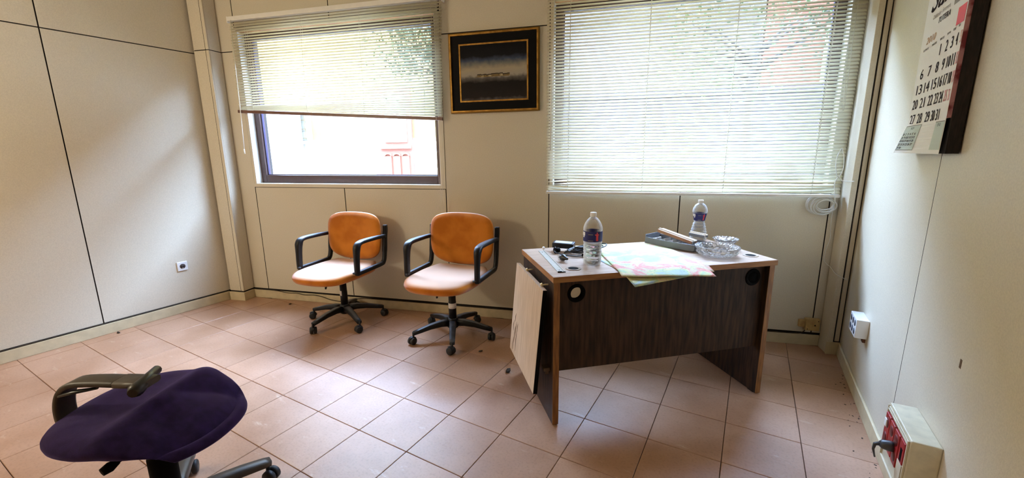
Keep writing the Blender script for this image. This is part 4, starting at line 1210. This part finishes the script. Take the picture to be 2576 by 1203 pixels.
# little marks and crumbs
tag(box('wall_chip', (XR - .0006, 1.660, .676), (XR + .0, 1.672, .704), mat('brown_chip', (92, 66, 40), .9)), 'small brown chip in the right wall surface', 'mark')
def crumb(x, y, s, lb, seed):
    bm = bmesh.new(); bmesh.ops.create_icosphere(bm, subdivisions=1, radius=s)
    rr = random.Random(seed)
    for v in bm.verts: v.co = Vector((v.co.x * 1.6, v.co.y, v.co.z * .6)) * rr.uniform(.6, 1.25)
    zmin = min(v.co.z for v in bm.verts)
    me = bpy.data.meshes.new('debris'); bm.to_mesh(me); bm.free(); me.materials.append(m_cable_d)
    o = bpy.data.objects.new('debris_crumb', me); COL.objects.link(o); o.location = (x, y, -zmin); o.rotation_euler = (0, 0, seed); tag(o, lb, 'debris')
crumb(-1.50, 2.17, .011, 'dark crumb on the floor right of the right orange chair', 1)
crumb(-3.51, 2.10, .010, 'dark crumb on the floor left of the left orange chair', 2)
crumb(-4.10, 1.09, .012, 'dark crumb against the left skirting', 3)
crumb(-1.20, 2.03, .016, 'dark lump of dirt beside the desk, under the leaf', 5)
mb = MB(); rr = random.Random(21)
for k in range(34):
    y = rr.uniform(1.9, 3.1); x = XR - .012 - abs(rr.gauss(0, .022)) - .003; s_ = rr.uniform(.0008, .0030)
    mb.box((x - s_, y - s_ * 1.6, 0), (x + s_, y + s_ * 1.6, s_ * .5), Matrix.Translation((x, y, 0)) @ Matrix.Rotation(rr.uniform(0, 3), 4, 'Z') @ Matrix.Translation((-x, -y, 0)))
o = mb.build('wall_dirt', mat('grit', (70, 58, 50), .95)); o['kind'] = 'stuff'; tag(o, 'dark grit scattered along the foot of the right wall', 'dirt')

# ================================================================== CALENDAR
CA = Vector((.552, 2.615, 0)); CB = Vector((.535, 1.965, 0)); CD = (CB - CA).normalized(); CN = Vector((-CD.y, CD.x, 0))
if CN.x > 0: CN = -CN
cal = thing('wall_calendar', 'large white month calendar hanging crooked on the right wall', 'calendar', CA)
def CP(s, z, out=0.0): return CD * s + CN * out + Vector((0, 0, z))
TOPZ = 2.14; S0, S1 = .165, .640
def quad_mb(mb, s0, s1, z0, z1, out, t=.0004):
    a = [CP(s0, z0, out), CP(s1, z0, out), CP(s1, z1, out), CP(s0, z1, out)]; b_ = [p + CN * t for p in a]
    va = [mb.bm.verts.new(p) for p in a]; vb = [mb.bm.verts.new(p) for p in b_]
    mb.bm.faces.new(va[::-1]); mb.bm.faces.new(vb)
    for k in range(4): mb.bm.faces.new([va[k], va[(k + 1) % 4], vb[(k + 1) % 4], vb[k]])
mb = MB(); quad_mb(mb, S0, S1, 1.42, TOPZ, -.012, .0118); mb.build('page_block', m_paper, cal)
mb = MB(); quad_mb(mb, S1, S1 + .001, 1.42, TOPZ, -.012, .0118); mb.build('page_edges', m_pageedge, cal)
mb = MB(); quad_mb(mb, S0 + .01, S1 + .004, 1.303, TOPZ, -.046, .0335); mb.build('dark_slab', m_darkslab, cal)  # dark brown slab behind the page block
# lower backing board with its left side curling off the wall
def board_pt(s, z, o_=0):
    k = max(0, (1.42 - z) / .12); lift = .030 * k * (1 - (s - S0) / (S1 - S0)) + .002 * k
    return CP(s, z, lift - .002 + o_)
def board(mb, s0, s1, z0, z1, o_, t=.0006, n=5):
    rows = []
    for i in range(n + 1):
        z = z0 + (z1 - z0) * i / n
        rows.append([mb.bm.verts.new(board_pt(s0, z, o_)), mb.bm.verts.new(board_pt(s1, z, o_)), mb.bm.verts.new(board_pt(s1, z, o_ + t)), mb.bm.verts.new(board_pt(s0, z, o_ + t))])
    for i in range(n):
        for k in range(4): mb.bm.faces.new([rows[i][k], rows[i][(k + 1) % 4], rows[i + 1][(k + 1) % 4], rows[i + 1][k]])
    mb.bm.faces.new(rows[0][::-1]); mb.bm.faces.new(rows[-1])
mb = MB(); board(mb, S0, S1 - .005, 1.302, 1.435, 0, .0012); bk = mb.build('backing_board', m_paper, cal)
mb = MB(); board(mb, S0 + .010, .375, 1.316, 1.412, .0013); mb.build('mini_month_panel', m_greenbg, bk); mb = MB(); board(mb, .545, S1 - .008, 1.316, 1.412, .0013); mb.build('mini_month_panel', m_greenbg, bk)
mb = MB()
for q0, q1, q2, q3 in ((S0 + .008, .377, 1.410, 1.4125), (S0 + .008, .377, 1.314, 1.316), (.377, .380, 1.314, 1.4125), (S0 + .006, S0 + .009, 1.314, 1.4125), (.545, S1 - .008, 1.410, 1.4125)):
    mb = MB(); board(mb, q0, q1, q2, q3, .0020, .0003); mb.build('printed_line', m_greyink, bk)
_font_cache = {}
def text_faces(txt):
    if txt not in _font_cache:
        cu = bpy.data.curves.new('t', 'FONT'); cu.body = txt; cu.size = 1; cu.resolution_u = 2
        ob = bpy.data.objects.new('t', cu); COL.objects.link(ob)
        dg = bpy.context.evaluated_depsgraph_get(); me = bpy.data.meshes.new_from_object(ob.evaluated_get(dg))
        V_ = [v.co.copy() for v in me.vertices]; F_ = [list(p.vertices) for p in me.polygons]
        bpy.data.objects.remove(ob); bpy.data.curves.remove(cu); bpy.data.meshes.remove(me)
        x0 = min(v.x for v in V_); x1 = max(v.x for v in V_); y0 = min(v.y for v in V_); y1 = max(v.y for v in V_)
        _font_cache[txt] = ([((v.x - x0) / (x1 - x0), (v.y - y0) / (y1 - y0)) for v in V_], F_)
    return _font_cache[txt]
def put_text(mb, txt, s0, s1, z0, z1, fn, slant=0.0, bold=0):
    V_, F_ = text_faces(txt)
    for db in ([0] if not bold else [-bold, 0, bold]):
        vs = [mb.bm.verts.new(fn(s0 + (s1 - s0) * x + db + slant * y * (z1 - z0), z0 + (z1 - z0) * y)) for x, y in V_]
        for f in F_:
            try: mb.bm.faces.new([vs[i] for i in f])
            except ValueError: pass
f_page = lambda s, z: CP(s, z, .0006)
cols = [.252, .350, .436, .502, .554, .598, .632]; wid = [.070, .060, .052, .040, .034, .026, .018]
rows_z = [1.668, 1.610, 1.552, 1.496, 1.437]
black, red = MB(), MB()
day = 1
for r_ in range(5):
    for c_ in range(7):
        if r_ == 0 and c_ < 2: continue
        if day > 31: break
        w_ = wid[c_] * (.20 if day == 1 else .55 if day < 10 else 1.0); s_ = cols[c_] - (.022 if r_ > 2 and c_ < 2 else 0) - (.010 if r_ > 2 and c_ >= 2 else 0)
        z_ = rows_z[r_] + .006 * (c_ / 6 if r_ == 0 else 0)
        tgt = red if (c_ == 6 or day in (25,)) else black
        q = MB(); put_text(q, str(day), s_ - w_ / 2, s_ + w_ / 2, z_ - .019, z_ + .019, f_page, bold=0 if day == 1 else .002)
        q.build('printed_date', m_pinkprint if tgt is red else m_ink, cal)
        day += 1
mb = MB(); put_text(mb, 'Sant', .225, .52, 1.838, 1.935, f_page, .4, .003); mb.build('printed_heading', m_ink, cal); mb = MB(); put_text(mb, 'TUTERA', .345, .475, 1.776, 1.796, f_page, .3, .001); mb.build('printed_subheading', m_ink, cal)
mb = MB(); put_text(mb, 'Calefaccion - Fontaneria', .27, .46, 1.806, 1.822, f_page, .3)
for i_, wd in enumerate(('LUNES', 'MARTES', 'MIERCOLES', 'JUEVES', 'VIERNES', 'SABADO')):
    put_text(mb, wd, cols[i_] - .035 + .006 * i_, cols[i_] + .030 - .004 * i_, 1.700 + .002 * i_, 1.708 + .002 * i_, f_page, 0, .0008)
mb.build('printed_small_text', m_greyink, cal)
mb = MB(); put_text(mb, '2010', .235, .345, 1.722, 1.748, f_page, .3, .002); mb.build('printed_year', m_orangeink, cal)
mb = MB(); quad_mb(mb, .560, .632, 1.720, 1.776, .0003); mb.build('red_logo', m_redprint, cal)
mb = MB(); quad_mb(mb, .500, .575, 1.800, 1.816, .0003); mb.build('blue_grey_logo', m_greyink, cal)
f_b = lambda s, z: board_pt(s, z, .0026)
mb = MB(); put_text(mb, 'NOV', .255, .300, 1.396, 1.406, f_b); put_text(mb, 'ENE', .570, .600, 1.396, 1.406, f_b)
mini = [[1, 2, 3, 4, 5, 6, 7], [8, 9, 10, 11, 12, 13, 14], [15, 16, 17, 18, 19, 20, 21], [22, 23, 24, 25, 26, 27, 28], [29, 30]]
for r_, rw in enumerate(mini):
    for c_, d_ in enumerate(rw):
        if c_ == 6: continue
        w_ = .012 if d_ < 10 else .022; s_ = .190 + c_ * .0300
        put_text(mb, str(d_), s_ - w_ / 2, s_ + w_ / 2, 1.374 - r_ * .0135, 1.383 - r_ * .0135, f_b, 0, .0008)
o = mb.build('mini_month_dates', m_ink, bk); o['kind'] = 'stuff'

# ================================================================== FILL LAMP (unseen, added behind the camera)
lm = thing('fill_lamp', 'unseen white fill lamp added behind the viewpoint', 'lamp', (-3.45, -.80, 2.17))
mb = MB(); mb.lathe([(.055, 0), (.055, .05), (.02, .07), (.004, .08), (.004, CEIL - 2.17)], 20); mb.build('stem', m_white, lm)
me_l = mat('fill_bulb', (255, 236, 200), .5); me_l.node_tree.nodes['Principled BSDF'].inputs['Emission Color'].default_value = (1, .82, .58, 1); me_l.node_tree.nodes['Principled BSDF'].inputs['Emission Strength'].default_value = 6
mb = MB(); mb.lathe([(.012, .0), (.014, -.02), (.030, -.05), (.026, -.075), (.004, -.085)], 16); mb.build('bulb', me_l, lm)

# ================================================================== OUTSIDE
# unseen storeys and neighbouring fronts, added to cut skylight on the street
wroot('', struct(MB().box((-60, .02, CEIL + .13), (45, .20, 9.0)).box((-60, .02, -.2), (-4.62, .20, CEIL + .13)).box((1.32, .02, -.2), (45, .20, CEIL + .13)).build('wall_skyblock', m_roofdark)))
def wthing(name, label, cat, u=0, off=0): return thing(name, label, cat, wallpos(u, off), WANG)
gr = struct(MB().box((-80, .2, -.32), (60, 40, -.12)).build('ground', m_ground)); wroot('', gr)
hs = wthing('street_house', 'sunlit pale house with yellow upper wall across the street', 'house')
FY = 7.0
MB().box((-60, FY, -.2), (1.9, FY + .4, 1.70)).build('lower_wall', m_facade, hs)
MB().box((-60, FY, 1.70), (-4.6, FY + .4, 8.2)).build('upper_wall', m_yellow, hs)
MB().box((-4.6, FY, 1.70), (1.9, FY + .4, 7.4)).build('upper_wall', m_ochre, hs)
MB().box((-16.2, FY - .3, 5.6), (1.9, FY + .6, 5.75)).build('eaves', m_facade, hs) if False else None
dr = MB().box((-7.02, FY - .08, -.15), (-5.95, FY - .001, 2.95)).build('street_door', m_doorw, hs)
box('door_glass', (-6.70, FY - .10, 1.60), (-6.08, FY - .085, 2.75), m_winglass, dr)
for k in range(3):
    x = -6.74 + k * .25
    mb = MB(); mb.box((x, FY - .11, .35), (x + .19, FY - .08, 1.25)); mb.tube([(x + .095 + .095 * math.cos(a_ * math.pi / 8), FY - .105, 1.25 + .07 * math.sin(a_ * math.pi / 8)) for a_ in range(9)], .02, 6)
    mb.build('door_panel', mat('door_panel_pink', (138, 86, 70), .7) if k == 0 else bpy.data.materials['door_panel_pink'], dr)
box('door_rail', (-6.85, FY - .12, 1.44), (-5.98, FY - .08, 1.52), bpy.data.materials['door_panel_pink'], dr)
sw = box('street_window', (-9.85, FY - .02, 1.70), (-8.95, FY - .001, 3.0), m_winglass, hs)
mb = MB()
for k in range(7): mb.box((-9.82 + k * .14, FY - .07, 1.72), (-9.80 + k * .14, FY - .05, 3.0))
for k in range(6): mb.box((-9.86, FY - .07, 1.74 + k * .24), (-8.94, FY - .05, 1.76 + k * .24))
mb.build('window_grille', mat('grille', (120, 104, 76), .6), hs)
box('window_sill', (-9.95, FY - .12, 1.60), (-8.85, FY - .001, 1.68), m_facade, hs)
pl2 = wthing('stucco_pillar', 'rough grey rendered pillar seen through the left window', 'pillar')
MB().box((-11.4, FY - .6, -.2), (-9.15, FY - .15, 2.45)).build('shaft', m_stucco, pl2)
MB().box((-11.5, FY - .65, 2.45), (-9.05, FY - .1, 2.55)).build('capstone', m_facade, pl2)
bh = wthing('brown_house', 'brown rendered house behind the right end of the wide blind', 'house')
MB().box((1.93, 7.0, -.2), (45, 7.4, 8.0)).build('wall', m_brick, bh)
MB().box((1.93, 6.8, 8.0), (45, 7.5, 8.15)).build('eaves', m_bark, bh)
box('window', (3.0, 6.96, 2.6), (4.0, 6.998, 3.8), m_winglass, bh)
def tree(label, u, y, hgt, rad, n, seed):
    root = wthing('tree', label, 'tree', u, -y); root['group'] = 'street trees'
    del root['group']
    rr = random.Random(seed)
    mb = MB(); mb.tube([(0, 0, -.15), (.05, .03, hgt * .4), (-.02, 0, hgt * .7), (.03, 0, hgt)], [.09, .07, .05, .03], 8)
    tips = []
    for k in range(12):
        z = hgt * rr.uniform(.72, 1); a_ = rr.uniform(0, 6.28); e_ = Vector((math.cos(a_) * rad * .8, math.sin(a_) * rad * .6, z + rr.uniform(.1, .7)))
        mb.tube([(0, 0, z * .95), tuple(Vector((0, 0, z)).lerp(e_, .5)), tuple(e_)], [.03, .018, .006], 6); tips.append(e_)
    mb.build('trunk', m_bark, root)
    bm = bmesh.new()
    for k in range(n):
        t_ = rr.choice(tips); p = t_ + Vector((rr.gauss(0, .28), max(-.7, min(.7, rr.gauss(0, .22))), rr.gauss(0, .22))); s_ = rr.uniform(.03, .06)
        q = Euler((rr.uniform(0, 3), rr.uniform(0, 3), rr.uniform(0, 3))).to_matrix()
        bm.faces.new([bm.verts.new(p + q @ Vector(v)) for v in ((-s_, 0, 0), (0, -s_ * .5, .008), (s_, 0, 0), (0, s_ * .5, .008))])
    me = bpy.data.meshes.new('foliage'); bm.to_mesh(me); bm.free(); me.materials.append(m_leaf)
    o = bpy.data.objects.new('foliage', me); COL.objects.link(o); o.parent = root; o['kind'] = 'stuff'
bw = wthing('added_dark_wall', 'low dark wall added outside to darken the gaps of the wide blind', 'wall')  # dark wall added to darken the view between the slats
MB().box((-3.2, 5.72, -.2), (14, 5.9, 2.35)).build('wall_body', mat('dark_plum_render', (34, 31, 40), .9, noise=.3, nscale=2), bw)
MB().box((-3.25, 5.68, 2.35), (14, 5.94, 2.42)).build('coping', mat('dark_coping', (44, 40, 42), .9), bw)
tree('leafy street tree seen through the upper right of the left blind', -3.6, 3.9, 3.2, 1.0, 2400, 3)
tree('thin street tree seen through the top of the wide blind', .9, 3.7, 2.8, 1.05, 700, 9)
